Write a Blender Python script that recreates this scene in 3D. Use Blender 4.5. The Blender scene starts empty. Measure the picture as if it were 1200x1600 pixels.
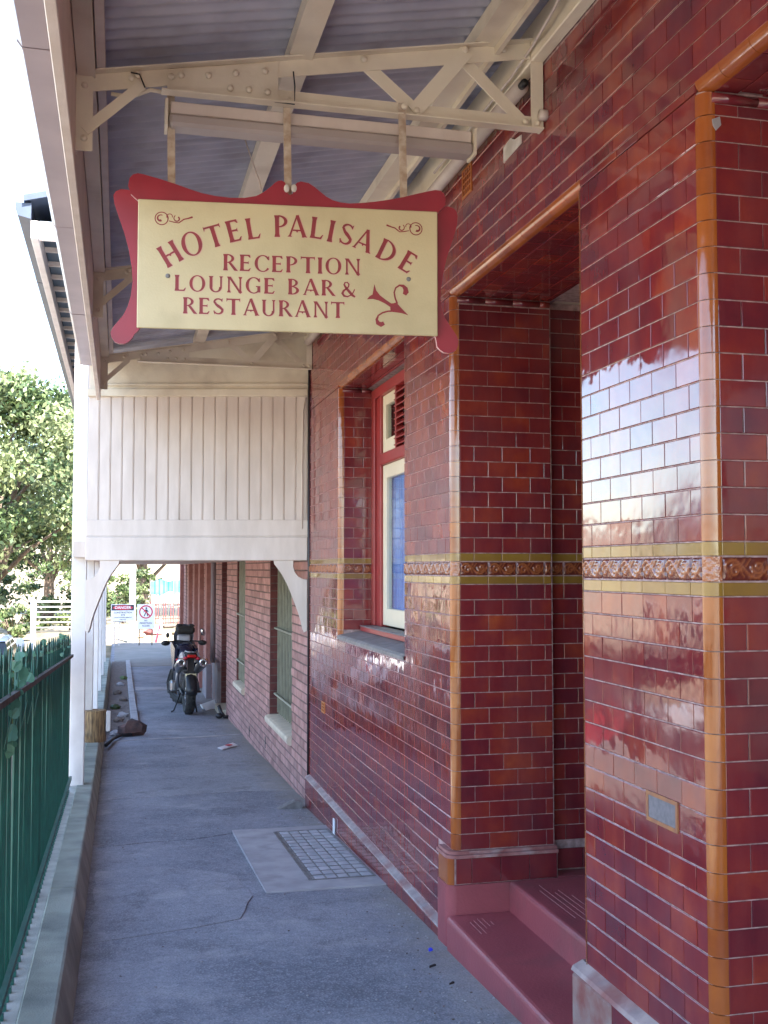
import bpy, math, random
import numpy as np
from mathutils import Vector, Matrix
random.seed(7); rng = np.random.default_rng(7)
R = math.radians
scene = bpy.context.scene
col = scene.collection

# ------------------------------------------------------------------ camera
PX = 1685.0; VX, VY = 186.0, 888.0
pitch = math.atan((VY-800)/PX); psi = math.atan((600-VX)/(PX/math.cos(pitch)))
CAM = Vector((0, 0, 1.6))
Fw = Vector((math.sin(psi)*math.cos(pitch), math.cos(psi)*math.cos(pitch), math.sin(pitch)))
Rt = Vector((math.cos(psi), -math.sin(psi), 0)); Up = Rt.cross(Fw)
cd = bpy.data.cameras.new('camera'); cam = bpy.data.objects.new('camera', cd); col.objects.link(cam)
cam.matrix_world = Matrix(((Rt.x, Up.x, -Fw.x, CAM.x), (Rt.y, Up.y, -Fw.y, CAM.y), (Rt.z, Up.z, -Fw.z, CAM.z), (0, 0, 0, 1)))
cd.sensor_fit = 'VERTICAL'; cd.sensor_height = 24; cd.lens = PX/1600*24
cd.clip_start = .05; cd.clip_end = 3000
scene.camera = cam

# ------------------------------------------------------------------ light
SUN_EL = R(47); SUN_AZ = R(158)     # azimuth measured clockwise from +Y: sun stands behind the camera to the right
w = bpy.data.worlds.new('World'); scene.world = w; w.use_nodes = True
nt = w.node_tree; nt.nodes.clear()
sky = nt.nodes.new('ShaderNodeTexSky'); sky.sky_type = 'NISHITA'; sky.sun_disc = False
sky.sun_elevation = SUN_EL; sky.sun_rotation = SUN_AZ; sky.dust_density = .7; sky.ozone_density = 1.6
bg = nt.nodes.new('ShaderNodeBackground'); bg.inputs[1].default_value = .15
wo = nt.nodes.new('ShaderNodeOutputWorld')
nt.links.new(sky.outputs[0], bg.inputs[0]); nt.links.new(bg.outputs[0], wo.inputs[0])
sd = bpy.data.lights.new('sun', 'SUN'); sd.energy = 5.0; sd.angle = R(.5); sd.color = (1, .95, .86)
sun = bpy.data.objects.new('sun', sd); col.objects.link(sun)
sdir = Vector((math.sin(SUN_AZ)*math.cos(SUN_EL), math.cos(SUN_AZ)*math.cos(SUN_EL), math.sin(SUN_EL)))
sun.rotation_euler = sdir.to_track_quat('Z', 'Y').to_euler()
scene.view_settings.view_transform = 'Standard'; scene.view_settings.look = 'None'
scene.view_settings.exposure = 2.68; scene.view_settings.gamma = 1
scene.view_settings.use_curve_mapping = False
scene.cycles.max_bounces = 8; scene.cycles.diffuse_bounces = 5; scene.cycles.glossy_bounces = 4
scene.cycles.transparent_max_bounces = 12

# ------------------------------------------------------------------ helpers
def mat(name, c1, c2=None, scale=8.0, rough=.6, bump=0.0, bscale=60.0, metal=0.0, c3=None, scale3=1.5, stretch=None, spec=.5, trans=0.0, island=0.0, low=.35, high=.65):
    m = bpy.data.materials.new(name); m.use_nodes = True
    t = m.node_tree; N = t.nodes; L = t.links; b = N['Principled BSDF']
    b.inputs['Roughness'].default_value = rough; b.inputs['Metallic'].default_value = metal
    b.inputs['Specular IOR Level'].default_value = spec
    geo = N.new('ShaderNodeNewGeometry'); vec = geo.outputs['Position']
    if stretch:
        mp = N.new('ShaderNodeMapping'); mp.inputs['Scale'].default_value = stretch
        L.new(vec, mp.inputs['Vector']); vec = mp.outputs[0]
    if c2 is None: c2 = tuple(x*.85 for x in c1)
    n = N.new('ShaderNodeTexNoise'); n.inputs['Scale'].default_value = scale; n.inputs['Detail'].default_value = 6
    L.new(vec, n.inputs['Vector'])
    mr = N.new('ShaderNodeMapRange'); mr.inputs[1].default_value = low; mr.inputs[2].default_value = high
    L.new(n.outputs[0], mr.inputs[0])
    mx = N.new('ShaderNodeMix'); mx.data_type = 'RGBA'
    mx.inputs[6].default_value = (*c1, 1); mx.inputs[7].default_value = (*c2, 1)
    L.new(mr.outputs[0], mx.inputs[0]); out = mx.outputs[2]
    if c3:
        n3 = N.new('ShaderNodeTexNoise'); n3.inputs['Scale'].default_value = scale3; n3.inputs['Detail'].default_value = 4
        L.new(vec, n3.inputs['Vector'])
        r3 = N.new('ShaderNodeMapRange'); r3.inputs[1].default_value = .5; r3.inputs[2].default_value = .72
        L.new(n3.outputs[0], r3.inputs[0])
        m3 = N.new('ShaderNodeMix'); m3.data_type = 'RGBA'; m3.inputs[7].default_value = (*c3, 1)
        L.new(r3.outputs[0], m3.inputs[0]); L.new(out, m3.inputs[6]); out = m3.outputs[2]
    if island:
        hs = N.new('ShaderNodeHueSaturation'); ad = N.new('ShaderNodeMath'); ad.operation = 'ADD'
        oi = N.new('ShaderNodeObjectInfo'); L.new(geo.outputs['Random Per Island'], ad.inputs[0]); L.new(oi.outputs['Random'], ad.inputs[1])
        fr = N.new('ShaderNodeMath'); fr.operation = 'FRACT'; L.new(ad.outputs[0], fr.inputs[0])
        rr = N.new('ShaderNodeMapRange'); rr.inputs[3].default_value = 1-island; rr.inputs[4].default_value = 1+island
        L.new(fr.outputs[0], rr.inputs[0]); L.new(rr.outputs[0], hs.inputs['Value']); L.new(out, hs.inputs['Color']); out = hs.outputs[0]
    L.new(out, b.inputs['Base Color'])
    if bump:
        nb = N.new('ShaderNodeTexNoise'); nb.inputs['Scale'].default_value = bscale; nb.inputs['Detail'].default_value = 5
        L.new(vec, nb.inputs['Vector'])
        bp = N.new('ShaderNodeBump'); bp.inputs['Strength'].default_value = 1; bp.inputs['Distance'].default_value = bump
        L.new(nb.outputs[0], bp.inputs['Height']); L.new(bp.outputs[0], b.inputs['Normal'])
    if trans:
        tr = N.new('ShaderNodeBsdfTranslucent'); L.new(out, tr.inputs[0])
        ms = N.new('ShaderNodeMixShader'); ms.inputs[0].default_value = trans
        o = N['Material Output']; L.new(b.outputs[0], ms.inputs[1]); L.new(tr.outputs[0], ms.inputs[2]); L.new(ms.outputs[0], o.inputs[0])
    return m

def glaze(name, ramp, rough=.05, wav=.0016, wscale=9.0, relief=None):
    """glazed ceramic: a colour of its own for each tile, mottled inside, on a slightly wavy glossy surface"""
    m = bpy.data.materials.new(name); m.use_nodes = True
    t = m.node_tree; N = t.nodes; L = t.links; b = N['Principled BSDF']
    geo = N.new('ShaderNodeNewGeometry'); oi = N.new('ShaderNodeObjectInfo')
    ad = N.new('ShaderNodeMath'); ad.operation = 'ADD'
    L.new(geo.outputs['Random Per Island'], ad.inputs[0]); L.new(oi.outputs['Random'], ad.inputs[1])
    fr = N.new('ShaderNodeMath'); fr.operation = 'FRACT'; L.new(ad.outputs[0], fr.inputs[0])
    n = N.new('ShaderNodeTexNoise'); n.inputs['Scale'].default_value = 7; n.inputs['Detail'].default_value = 3; L.new(geo.outputs['Position'], n.inputs['Vector'])
    n2 = N.new('ShaderNodeTexNoise'); n2.inputs['Scale'].default_value = 120; n2.inputs['Detail'].default_value = 2; L.new(geo.outputs['Position'], n2.inputs['Vector'])
    s1 = N.new('ShaderNodeMath'); s1.operation = 'MULTIPLY_ADD'; L.new(fr.outputs[0], s1.inputs[0]); s1.inputs[1].default_value = .38
    q = N.new('ShaderNodeMath'); q.operation = 'MULTIPLY_ADD'; L.new(n.outputs[0], q.inputs[0]); q.inputs[1].default_value = .95; q.inputs[2].default_value = -.26
    q2 = N.new('ShaderNodeMath'); q2.operation = 'MULTIPLY_ADD'; L.new(n2.outputs[0], q2.inputs[0]); q2.inputs[1].default_value = .1; L.new(q.outputs[0], q2.inputs[2])
    L.new(q2.outputs[0], s1.inputs[2])
    cr = N.new('ShaderNodeValToRGB'); el = cr.color_ramp.elements
    el[0].position = ramp[0][0]; el[0].color = (*ramp[0][1], 1); el[1].position = ramp[-1][0]; el[1].color = (*ramp[-1][1], 1)
    for p, c in ramp[1:-1]:
        e = el.new(p); e.color = (*c, 1)
    L.new(s1.outputs[0], cr.inputs[0]); out = cr.outputs[0]
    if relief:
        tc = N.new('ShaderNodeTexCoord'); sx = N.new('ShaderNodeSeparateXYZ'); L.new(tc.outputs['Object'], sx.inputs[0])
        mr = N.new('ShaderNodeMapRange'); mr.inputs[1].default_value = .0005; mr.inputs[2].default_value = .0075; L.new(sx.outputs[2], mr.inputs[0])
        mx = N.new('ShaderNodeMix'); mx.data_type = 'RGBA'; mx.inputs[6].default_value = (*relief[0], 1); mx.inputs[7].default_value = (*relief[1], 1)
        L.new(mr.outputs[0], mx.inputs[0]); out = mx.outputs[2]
    if not relief:  # dusty streaks that also put a milky reflected sheen into the colour
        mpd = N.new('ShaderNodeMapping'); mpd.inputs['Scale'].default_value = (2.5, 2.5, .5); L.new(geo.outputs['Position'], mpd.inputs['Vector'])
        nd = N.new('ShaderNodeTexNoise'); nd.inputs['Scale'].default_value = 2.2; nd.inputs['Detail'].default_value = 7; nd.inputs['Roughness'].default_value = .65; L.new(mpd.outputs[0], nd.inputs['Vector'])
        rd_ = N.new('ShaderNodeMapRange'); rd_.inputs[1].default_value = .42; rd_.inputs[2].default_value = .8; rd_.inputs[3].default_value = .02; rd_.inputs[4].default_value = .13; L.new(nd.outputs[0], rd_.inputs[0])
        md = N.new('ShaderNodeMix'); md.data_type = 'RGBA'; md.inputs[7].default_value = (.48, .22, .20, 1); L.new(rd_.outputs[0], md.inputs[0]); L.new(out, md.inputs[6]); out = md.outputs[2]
    L.new(out, b.inputs['Base Color']); b.inputs['Roughness'].default_value = rough; b.inputs['IOR'].default_value = 1.68
    # film of dust and smears in the gloss
    n4 = N.new('ShaderNodeTexNoise'); n4.inputs['Scale'].default_value = 3.2; n4.inputs['Detail'].default_value = 6; L.new(geo.outputs['Position'], n4.inputs['Vector'])
    r4 = N.new('ShaderNodeMapRange'); r4.inputs[1].default_value = .45; r4.inputs[2].default_value = .75; r4.inputs[3].default_value = rough; r4.inputs[4].default_value = rough+.12
    L.new(n4.outputs[0], r4.inputs[0]); L.new(r4.outputs[0], b.inputs['Roughness'])
    nb = N.new('ShaderNodeTexNoise'); nb.inputs['Scale'].default_value = wscale; nb.inputs['Detail'].default_value = 2; L.new(geo.outputs['Position'], nb.inputs['Vector'])
    bp = N.new('ShaderNodeBump'); bp.inputs['Strength'].default_value = 1; bp.inputs['Distance'].default_value = wav
    L.new(nb.outputs[0], bp.inputs['Height']); L.new(bp.outputs[0], b.inputs['Normal'])
    return m

class MB:
    def __init__(s): s.v = []; s.f = []; s.m = []
    def add(s, vs, fs, mi=0):
        o = len(s.v); s.v += [tuple(p) for p in vs]; s.f += [tuple(o+i for i in f) for f in fs]; s.m += [mi]*len(fs); return s
    def box(s, x0, x1, y0, y1, z0, z1, mi=0, b=0.0, M=None):
        if x0 > x1: x0, x1 = x1, x0
        if y0 > y1: y0, y1 = y1, y0
        if z0 > z1: z0, z1 = z1, z0
        if b <= 0:
            vs = [(x, y, z) for z in (z0, z1) for y in (y0, y1) for x in (x0, x1)]
            fs = [(0, 2, 3, 1), (4, 5, 7, 6), (0, 1, 5, 4), (2, 6, 7, 3), (0, 4, 6, 2), (1, 3, 7, 5)]
        else:
            b = min(b, (x1-x0)*.45, (y1-y0)*.45, (z1-z0)*.45)
            vs = []; idx = {}
            for k, z in enumerate((z0, z1)):
                for j, y in enumerate((y0, y1)):
                    for i, x in enumerate((x0, x1)):
                        sx = b if i == 0 else -b; sy = b if j == 0 else -b; sz = b if k == 0 else -b
                        idx[i, j, k] = len(vs); vs += [(x, y+sy, z+sz), (x+sx, y, z+sz), (x+sx, y+sy, z)]
            g = lambda i, j, k, a: idx[i, j, k]+a
            fs = [(g(0,0,0,0), g(0,0,1,0), g(0,1,1,0), g(0,1,0,0)), (g(1,0,0,0), g(1,1,0,0), g(1,1,1,0), g(1,0,1,0)),
                  (g(0,0,0,1), g(1,0,0,1), g(1,0,1,1), g(0,0,1,1)), (g(0,1,0,1), g(0,1,1,1), g(1,1,1,1), g(1,1,0,1)),
                  (g(0,0,0,2), g(0,1,0,2), g(1,1,0,2), g(1,0,0,2)), (g(0,0,1,2), g(1,0,1,2), g(1,1,1,2), g(0,1,1,2))]
            for k in (0, 1):
                for j in (0, 1): fs.append((g(0,j,k,1), g(1,j,k,1), g(1,j,k,2), g(0,j,k,2)))
                for i in (0, 1): fs.append((g(i,0,k,0), g(i,1,k,0), g(i,1,k,2), g(i,0,k,2)))
            for j in (0, 1):
                for i in (0, 1): fs.append((g(i,j,0,0), g(i,j,1,0), g(i,j,1,1), g(i,j,0,1)))
            for i in (0, 1):
                for j in (0, 1):
                    for k in (0, 1): fs.append((g(i,j,k,0), g(i,j,k,1), g(i,j,k,2)))
        if M is not None: vs = [tuple(M @ Vector(p)) for p in vs]
        return s.add(vs, fs, mi)
    def prism(s, poly, a, d, plane='xz', mi=0):
        """polygon (list of 2-tuples) in a plane, extruded from a to a+d along the third axis"""
        P = {'xz': lambda p, t: (p[0], t, p[1]), 'yz': lambda p, t: (t, p[0], p[1]), 'xy': lambda p, t: (p[0], p[1], t)}[plane]
        n = len(poly)
        vs = [P(p, a) for p in poly]+[P(p, a+d) for p in poly]
        fs = [tuple(range(n-1, -1, -1)), tuple(range(n, 2*n))]+[(i, (i+1) % n, n+(i+1) % n, n+i) for i in range(n)]
        return s.add(vs, fs, mi)
    def tube(s, pts, r, n=8, mi=0, cap=True, flat=1.0):
        pts = [Vector(p) for p in pts]; rs = r if isinstance(r, (list, tuple)) else [r]*len(pts)
        vs = []; up = None
        for i, p in enumerate(pts):
            d = (pts[min(i+1, len(pts)-1)]-pts[max(i-1, 0)])
            d = d.normalized() if d.length > 1e-9 else Vector((0, 0, 1))
            if up is None:
                up = Vector((0, 0, 1)) if abs(d.z) < .9 else Vector((1, 0, 0))
            a = d.cross(up)
            if a.length < 1e-6: a = d.orthogonal()
            a.normalize(); b = a.cross(d).normalized(); up = b
            for k in range(n):
                t = 2*math.pi*k/n; vs.append(p+a*math.cos(t)*rs[i]+b*math.sin(t)*rs[i]*flat)
        fs = [(i*n+k, i*n+(k+1) % n, (i+1)*n+(k+1) % n, (i+1)*n+k) for i in range(len(pts)-1) for k in range(n)]
        if cap: fs += [tuple(range(n-1, -1, -1)), tuple((len(pts)-1)*n+k for k in range(n))]
        return s.add(vs, fs, mi)
    def lathe(s, prof, c, axis=(0, 0, 1), n=16, mi=0, full=False):
        """prof: list of (radius, offset along axis); full closes the profile into a ring"""
        ax = Vector(axis).normalized(); a = ax.orthogonal().normalized(); b = ax.cross(a); c = Vector(c); vs = []
        for r, h in prof:
            for k in range(n):
                t = 2*math.pi*k/n; vs.append(c+ax*h+a*math.cos(t)*r+b*math.sin(t)*r)
        m = len(prof); rg = range(m) if full else range(m-1)
        fs = [(i*n+k, i*n+(k+1) % n, ((i+1) % m)*n+(k+1) % n, ((i+1) % m)*n+k) for i in rg for k in range(n)]
        return s.add(vs, fs, mi)
    def grid(s, fn, nu, nv, mi=0):
        vs = [fn(i/nu, j/nv) for j in range(nv+1) for i in range(nu+1)]
        fs = [(j*(nu+1)+i, j*(nu+1)+i+1, (j+1)*(nu+1)+i+1, (j+1)*(nu+1)+i) for j in range(nv) for i in range(nu)]
        return s.add(vs, fs, mi)
    def ball(s, c, rx, ry, rz, n=10, mi=0, M=None):
        vs = []; fs = []; m = max(4, n//2+1)
        for j in range(m+1):
            ph = math.pi*j/m
            for k in range(n):
                t = 2*math.pi*k/n; p = Vector((rx*math.sin(ph)*math.cos(t), ry*math.sin(ph)*math.sin(t), rz*math.cos(ph)))
                if M is not None: p = M @ p
                vs.append(Vector(c)+p)
        for j in range(m):
            for k in range(n): fs.append((j*n+k, (j+1)*n+k, (j+1)*n+(k+1) % n, j*n+(k+1) % n))
        return s.add(vs, fs, mi)
    def mesh(s, name, mats, smooth=False):
        me = bpy.data.meshes.new(name); me.from_pydata(s.v, [], s.f)
        for m in (mats if isinstance(mats, (list, tuple)) else [mats]): me.materials.append(m)
        if any(s.m): me.polygons.foreach_set('material_index', s.m)
        if smooth: me.polygons.foreach_set('use_smooth', [True]*len(s.f))
        me.validate(); me.update(); return me
    def obj(s, name, mats, parent=None, smooth=False, loc=None, rot=None, auto=False):
        me = s.mesh(name, mats, smooth or auto)
        if auto:
            me.set_sharp_from_angle(angle=R(38))
        return place(name, me, parent, loc, rot)

def place(name, me, parent=None, loc=None, rot=None, M=None):
    o = bpy.data.objects.new(name, me); col.objects.link(o)
    if parent: o.parent = parent
    if M is not None: o.matrix_local = M
    if loc: o.location = loc
    if rot: o.rotation_euler = rot
    return o
def tag(o, label=None, cat=None, group=None, kind=None):
    if label: o['label'] = label
    if cat: o['category'] = cat
    if group: o['group'] = group
    if kind: o['kind'] = kind
    return o
def empty(name, loc, label, cat, group=None, rot=None):
    o = bpy.data.objects.new(name, None); col.objects.link(o); o.location = loc; o.empty_display_size = .2
    if rot: o.rotation_euler = rot
    return tag(o, label, cat, group)
def kids(o): return [c for c in bpy.data.objects if c.parent == o]
def copy_tree(o, parent=None):
    c = o.copy(); col.objects.link(c)
    if parent: c.parent = parent
    for ch in kids(o): copy_tree(ch, c)
    return c
def lerp(a, b, t): return a+(b-a)*t
def gz(y):   # height of the footpath along the street: downhill, then levelling out
    pts = [(-8, .4), (0, 0), (10.3, -.515), (14.3, -.645), (17.4, -.715), (25, -.82), (37, -.88), (60, -.9)]
    for (a, za), (b, zb) in zip(pts, pts[1:]):
        if y <= b: return za+(zb-za)*(y-a)/(b-a)
    return -.9

# ------------------------------------------------------------------ materials
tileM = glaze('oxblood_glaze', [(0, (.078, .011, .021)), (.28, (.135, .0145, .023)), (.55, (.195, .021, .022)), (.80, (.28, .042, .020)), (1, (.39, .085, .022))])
amberM = glaze('amber_glaze', [(0, (.20, .042, .010)), (.5, (.31, .082, .013)), (1, (.42, .13, .018))], rough=.1)
oliveM = glaze('olive_glaze', [(0, (.17, .088, .016)), (.5, (.25, .145, .022)), (1, (.33, .21, .03))], rough=.08)
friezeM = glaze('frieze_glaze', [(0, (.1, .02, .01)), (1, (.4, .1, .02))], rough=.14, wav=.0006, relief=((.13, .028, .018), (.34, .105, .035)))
groutM = mat('grout', (.50, .35, .33), (.25, .16, .15), 30, .9, .001, 300)
plasterM = mat('ledge_plaster', (.42, .33, .31), (.28, .22, .22), 14, .85, .002, 90, c3=(.25, .1, .09), scale3=4)
redpaintM = mat('red_step_paint', (.33, .075, .085), (.27, .058, .07), 3, .45, .0015, 70, c3=(.20, .065, .07), scale3=4)
ledgeredM = mat('ledge_worn_red', (.36, .17, .16), (.24, .08, .075), 12, .7, .002, 80, c3=(.5, .42, .40), scale3=7)
whitegroutM = mat('plaster_patch', (.7, .66, .6), (.5, .46, .4), 12, .9, .004, 50)
creamM = mat('cream_paint', (.78, .70, .54), (.68, .59, .45), 3, .5, .0012, 60, c3=(.48, .39, .29), scale3=2.3)
cream2M = mat('pale_cream_paint', (.68, .59, .52), (.60, .51, .44), 3, .55, .0008, 50, c3=(.57, .485, .42), scale3=2.2, stretch=(3, 3, .8))
whiteM = mat('white_paint', (.78, .74, .72), (.68, .64, .62), 5, .45, .0006, 60)
gutM = mat('gutter_paint', (.34, .28, .30), (.28, .23, .25), 3, .35)
sheetM = mat('galvanised_sheet', (.46, .46, .52), (.36, .36, .42), 5, .6, 0, 60, metal=.1, c3=(.29, .27, .29), scale3=3)
rustM = mat('rusty_bar', (.56, .47, .36), (.38, .27, .18), 30, .8, .001, 120)
signM = mat('sign_cream', (.60, .50, .29), (.53, .44, .25), 3, .5, .0006, 120, c3=(.46, .375, .21), scale3=4)
signredM = mat('sign_red', (.30, .014, .03), (.24, .012, .025), 6, .45)
letterM = mat('letter_red', (.27, .022, .028), (.22, .02, .028), 30, .5)
pinkM = mat('letter_shadow', (.62, .36, .28), None, 30, .5)
asphM = mat('asphalt', (.25, .25, .275), (.165, .17, .20), 2.6, .88, .003, 260, c3=(.36, .36, .38), scale3=130, spec=.3)
def asphalt(name, c, d, seed):
    m = bpy.data.materials.new(name); m.use_nodes = True; t = m.node_tree; N = t.nodes; L = t.links; b = N['Principled BSDF']; b.inputs['Roughness'].default_value = .88; b.inputs['Specular IOR Level'].default_value = .3
    geo = N.new('ShaderNodeNewGeometry'); P = geo.outputs['Position']
    def nz(sc, dt=5, rg=.55):
        mp = N.new('ShaderNodeMapping'); mp.inputs['Location'].default_value = (seed, seed*2, 0); L.new(P, mp.inputs['Vector'])
        n = N.new('ShaderNodeTexNoise'); n.inputs['Scale'].default_value = sc; n.inputs['Detail'].default_value = dt; n.inputs['Roughness'].default_value = rg; L.new(mp.outputs[0], n.inputs['Vector']); return n.outputs[0]
    def mr(x, a, b_, c_=0, d_=1):
        r = N.new('ShaderNodeMapRange'); r.inputs[1].default_value = a; r.inputs[2].default_value = b_; r.inputs[3].default_value = c_; r.inputs[4].default_value = d_; L.new(x, r.inputs[0]); return r.outputs[0]
    def mix(f, a, col_):
        x = N.new('ShaderNodeMix'); x.data_type = 'RGBA'; L.new(f, x.inputs[0])
        if isinstance(a, tuple): x.inputs[6].default_value = (*a, 1)
        else: L.new(a, x.inputs[6])
        x.inputs[7].default_value = (*col_, 1); return x.outputs[2]
    o = mix(mr(nz(1.1, 7, .6), .38, .62), c, d)
    o = mix(mr(nz(28, 6, .75), .48, .66, 0, .5), o, (.40, .39, .42)); o = mix(mr(nz(19, 6, .75), .50, .70, 0, .5), o, (.12, .12, .14))
    o = mix(mr(nz(3.3, 8, .7), .52, .70, 0, .7), o, (.12, .115, .13))         # oily stains
    o = mix(mr(nz(1.9, 8, .7), .56, .68, 0, .6), o, (.40, .38, .39))            # pale dusty patches
    v = N.new('ShaderNodeTexVoronoi'); v.inputs['Scale'].default_value = 75; L.new(P, v.inputs['Vector'])
    o = mix(mr(v.outputs['Distance'], .05, .45, .8, 0), o, (.40, .39, .41))     # stones of the aggregate
    v2 = N.new('ShaderNodeTexVoronoi'); v2.inputs['Scale'].default_value = 100; L.new(P, v2.inputs['Vector'])
    o = mix(mr(v2.outputs['Distance'], .0, .36, .85, 0), o, (.06, .06, .07))
    sp_ = N.new('ShaderNodeSeparateXYZ'); L.new(P, sp_.inputs[0])
    ed = N.new('ShaderNodeMath'); ed.operation = 'MULTIPLY_ADD'; L.new(nz(5, 6, .7), ed.inputs[0]); ed.inputs[1].default_value = .5; L.new(sp_.outputs[0], ed.inputs[2])
    o = mix(mr(ed.outputs[0], 1.60, 1.95, 0, .75), o, (.27, .235, .19))          # dirt gathered along the wall
    o = mix(mr(ed.outputs[0], .16, -.02, 0, .7), o, (.09, .085, .08))           # damp dirt along the kerb
    L.new(o, b.inputs['Base Color'])
    bp = N.new('ShaderNodeBump'); bp.inputs['Distance'].default_value = .0016; L.new(v.outputs['Distance'], bp.inputs['Height']); bp.invert = True
    bq = N.new('ShaderNodeBump'); bq.inputs['Distance'].default_value = .02; L.new(nz(2.2, 4), bq.inputs['Height']); L.new(bp.outputs[0], bq.inputs['Normal']); L.new(bq.outputs[0], b.inputs['Normal'])
    return m
asphM = asphalt('asphalt', (.28, .28, .31), (.165, .17, .20), 0)
patchM = asphalt('asphalt_patch', (.29, .285, .31), (.22, .22, .25), 3.7)
concM = mat('pale_concrete', (.40, .375, .38), (.32, .30, .31), 6, .85, .0015, 150, c3=(.25, .235, .24), scale3=5)
kerbM = mat('kerb_concrete', (.35, .375, .32), (.25, .27, .23), 4, .8, .002, 120, c3=(.17, .19, .17), scale3=3)
ledgeM = mat('fence_ledge', (.52, .49, .43), (.36, .34, .30), 9, .85, .002, 120)
greenM = mat('green_iron', (.014, .10, .072), (.011, .07, .052), 12, .5, .0004, 90)
railM = mat('dirty_rail', (.12, .10, .085), (.06, .06, .05), 20, .8, .001, 90)
brickM = mat('pink_brick', (.43, .245, .225), (.33, .17, .155), 9, .85, .002, 90, island=.22)
brickflatM = mat('brick_far', (.36, .165, .14), (.28, .12, .10), 9, .85, .002, 60)
renderM = mat('grey_base_render', (.28, .25, .27), (.23, .20, .22), 3, .85, .002, 60, c3=(.3, .17, .16), scale3=2)
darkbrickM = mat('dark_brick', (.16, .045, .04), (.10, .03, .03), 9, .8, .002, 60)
sillM = mat('cream_sill', (.62, .54, .43), (.5, .43, .34), 8, .6)
sillgreyM = mat('grey_sill', (.24, .22, .21), (.17, .15, .14), 14, .6, .001, 60)
grilleM = mat('grille_paint', (.27, .27, .2), (.2, .2, .15), 9, .5)
oliveglassM = mat('dusty_window', (.10, .10, .07), (.14, .14, .1), 3, .25)
frameredM = mat('frame_red', (.33, .035, .035), (.27, .03, .03), 4, .35)
framecreamM = mat('sash_cream', (.72, .64, .48), (.66, .58, .43), 4, .4)
blackM = mat('black_paint', (.012, .012, .014), (.02, .02, .024), 9, .4)
darkM = mat('dark_interior', (.02, .012, .012), None, 9, .7)
curtainM = mat('blue_curtain', (.30, .46, .90), (.12, .23, .62), 3, .8, 0, 60, stretch=(1, 14, .6))
steelM = mat('steel', (.45, .45, .47), (.35, .35, .37), 9, .28, metal=.9)
ironM = mat('cast_iron', (.25, .24, .24), (.15, .14, .14), 20, .6, .001, 100, metal=.4)
woodM = mat('weathered_log', (.42, .27, .13), (.13, .085, .05), 6, .8, .003, 30, stretch=(9, 9, 1.2))
slateM = mat('slate_gutter', (.055, .075, .12), (.04, .055, .09), 4, .4)
slatewallM = mat('slate_louvre', (.07, .11, .15), (.05, .08, .12), 4, .5)
soilM = mat('garden_soil', (.17, .13, .115), (.10, .08, .075), 12, .95, .02, 25, c3=(.2, .15, .11), scale3=30)
groundM = mat('dry_ground', (.38, .30, .21), (.24, .19, .13), 1.2, .95, .02, 9, c3=(.14, .12, .06), scale3=.6)
roadM = mat('road', (.14, .13, .13), (.10, .095, .10), 1.5, .9, .003, 60)
leafMs = [mat('leaf_mid', (.12, .165, .06), (.075, .115, .04), 1.2, .5, trans=.35, island=.45),
          mat('leaf_light', (.28, .32, .16), (.19, .23, .11), 1.2, .45, trans=.4, island=.4),
          mat('leaf_dark', (.04, .075, .028), (.03, .055, .02), 1.2, .55, trans=.25, island=.4)]
barkM = mat('bark', (.16, .12, .09), (.09, .065, .05), 3, .9, .02, 12, stretch=(3, 3, .7))
clothbM = mat('blue_cloth', (.04, .20, .50), (.10, .30, .6), 2, .7)
clothwM = mat('white_cloth', (.62, .66, .74), (.5, .54, .62), 2, .7)
rubberM = mat('rubber', (.02, .02, .02), (.035, .033, .03), 30, .8, .002, 60)
chromeM = mat('chrome', (.75, .75, .76), (.65, .65, .66), 9, .12, metal=1)
silverM = mat('silver_plastic', (.50, .52, .58), (.42, .44, .5), 9, .3, metal=.3)
tailM = mat('tail_light_red', (.55, .01, .01), (.4, .01, .01), 9, .15)
ambM = mat('amber_lens', (.7, .2, .02), None, 9, .15)
bikeblueM = mat('blue_fairing', (.018, .02, .05), (.015, .018, .04), 9, .25)
plateM = mat('cream_plate', (.75, .68, .42), (.68, .6, .36), 9, .4)
signwhiteM = mat('sign_white', (.80, .80, .82), (.74, .74, .76), 9, .4)
signblackM = mat('sign_black', (.03, .03, .05), None, 9, .4)
signredbM = mat('sign_bright_red', (.6, .03, .06), None, 9, .4)
carwM = mat('car_white', (.75, .75, .74), (.7, .7, .69), 3, .15)
carrM = mat('car_red', (.30, .022, .02), (.25, .018, .018), 3, .15)
carsM = mat('car_silver', (.42, .43, .45), None, 3, .2, metal=.5)
carglassM = mat('car_glass', (.02, .025, .03), None, 3, .05)
polM = mat('concrete_pole', (.55, .53, .52), (.45, .43, .42), 4, .8, .002, 40)
terraM = mat('terracotta_vent', (.50, .19, .04), (.38, .13, .03), 20, .45)
metalplateM = mat('grey_plate', (.20, .18, .19), (.14, .13, .14), 60, .8)
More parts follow.
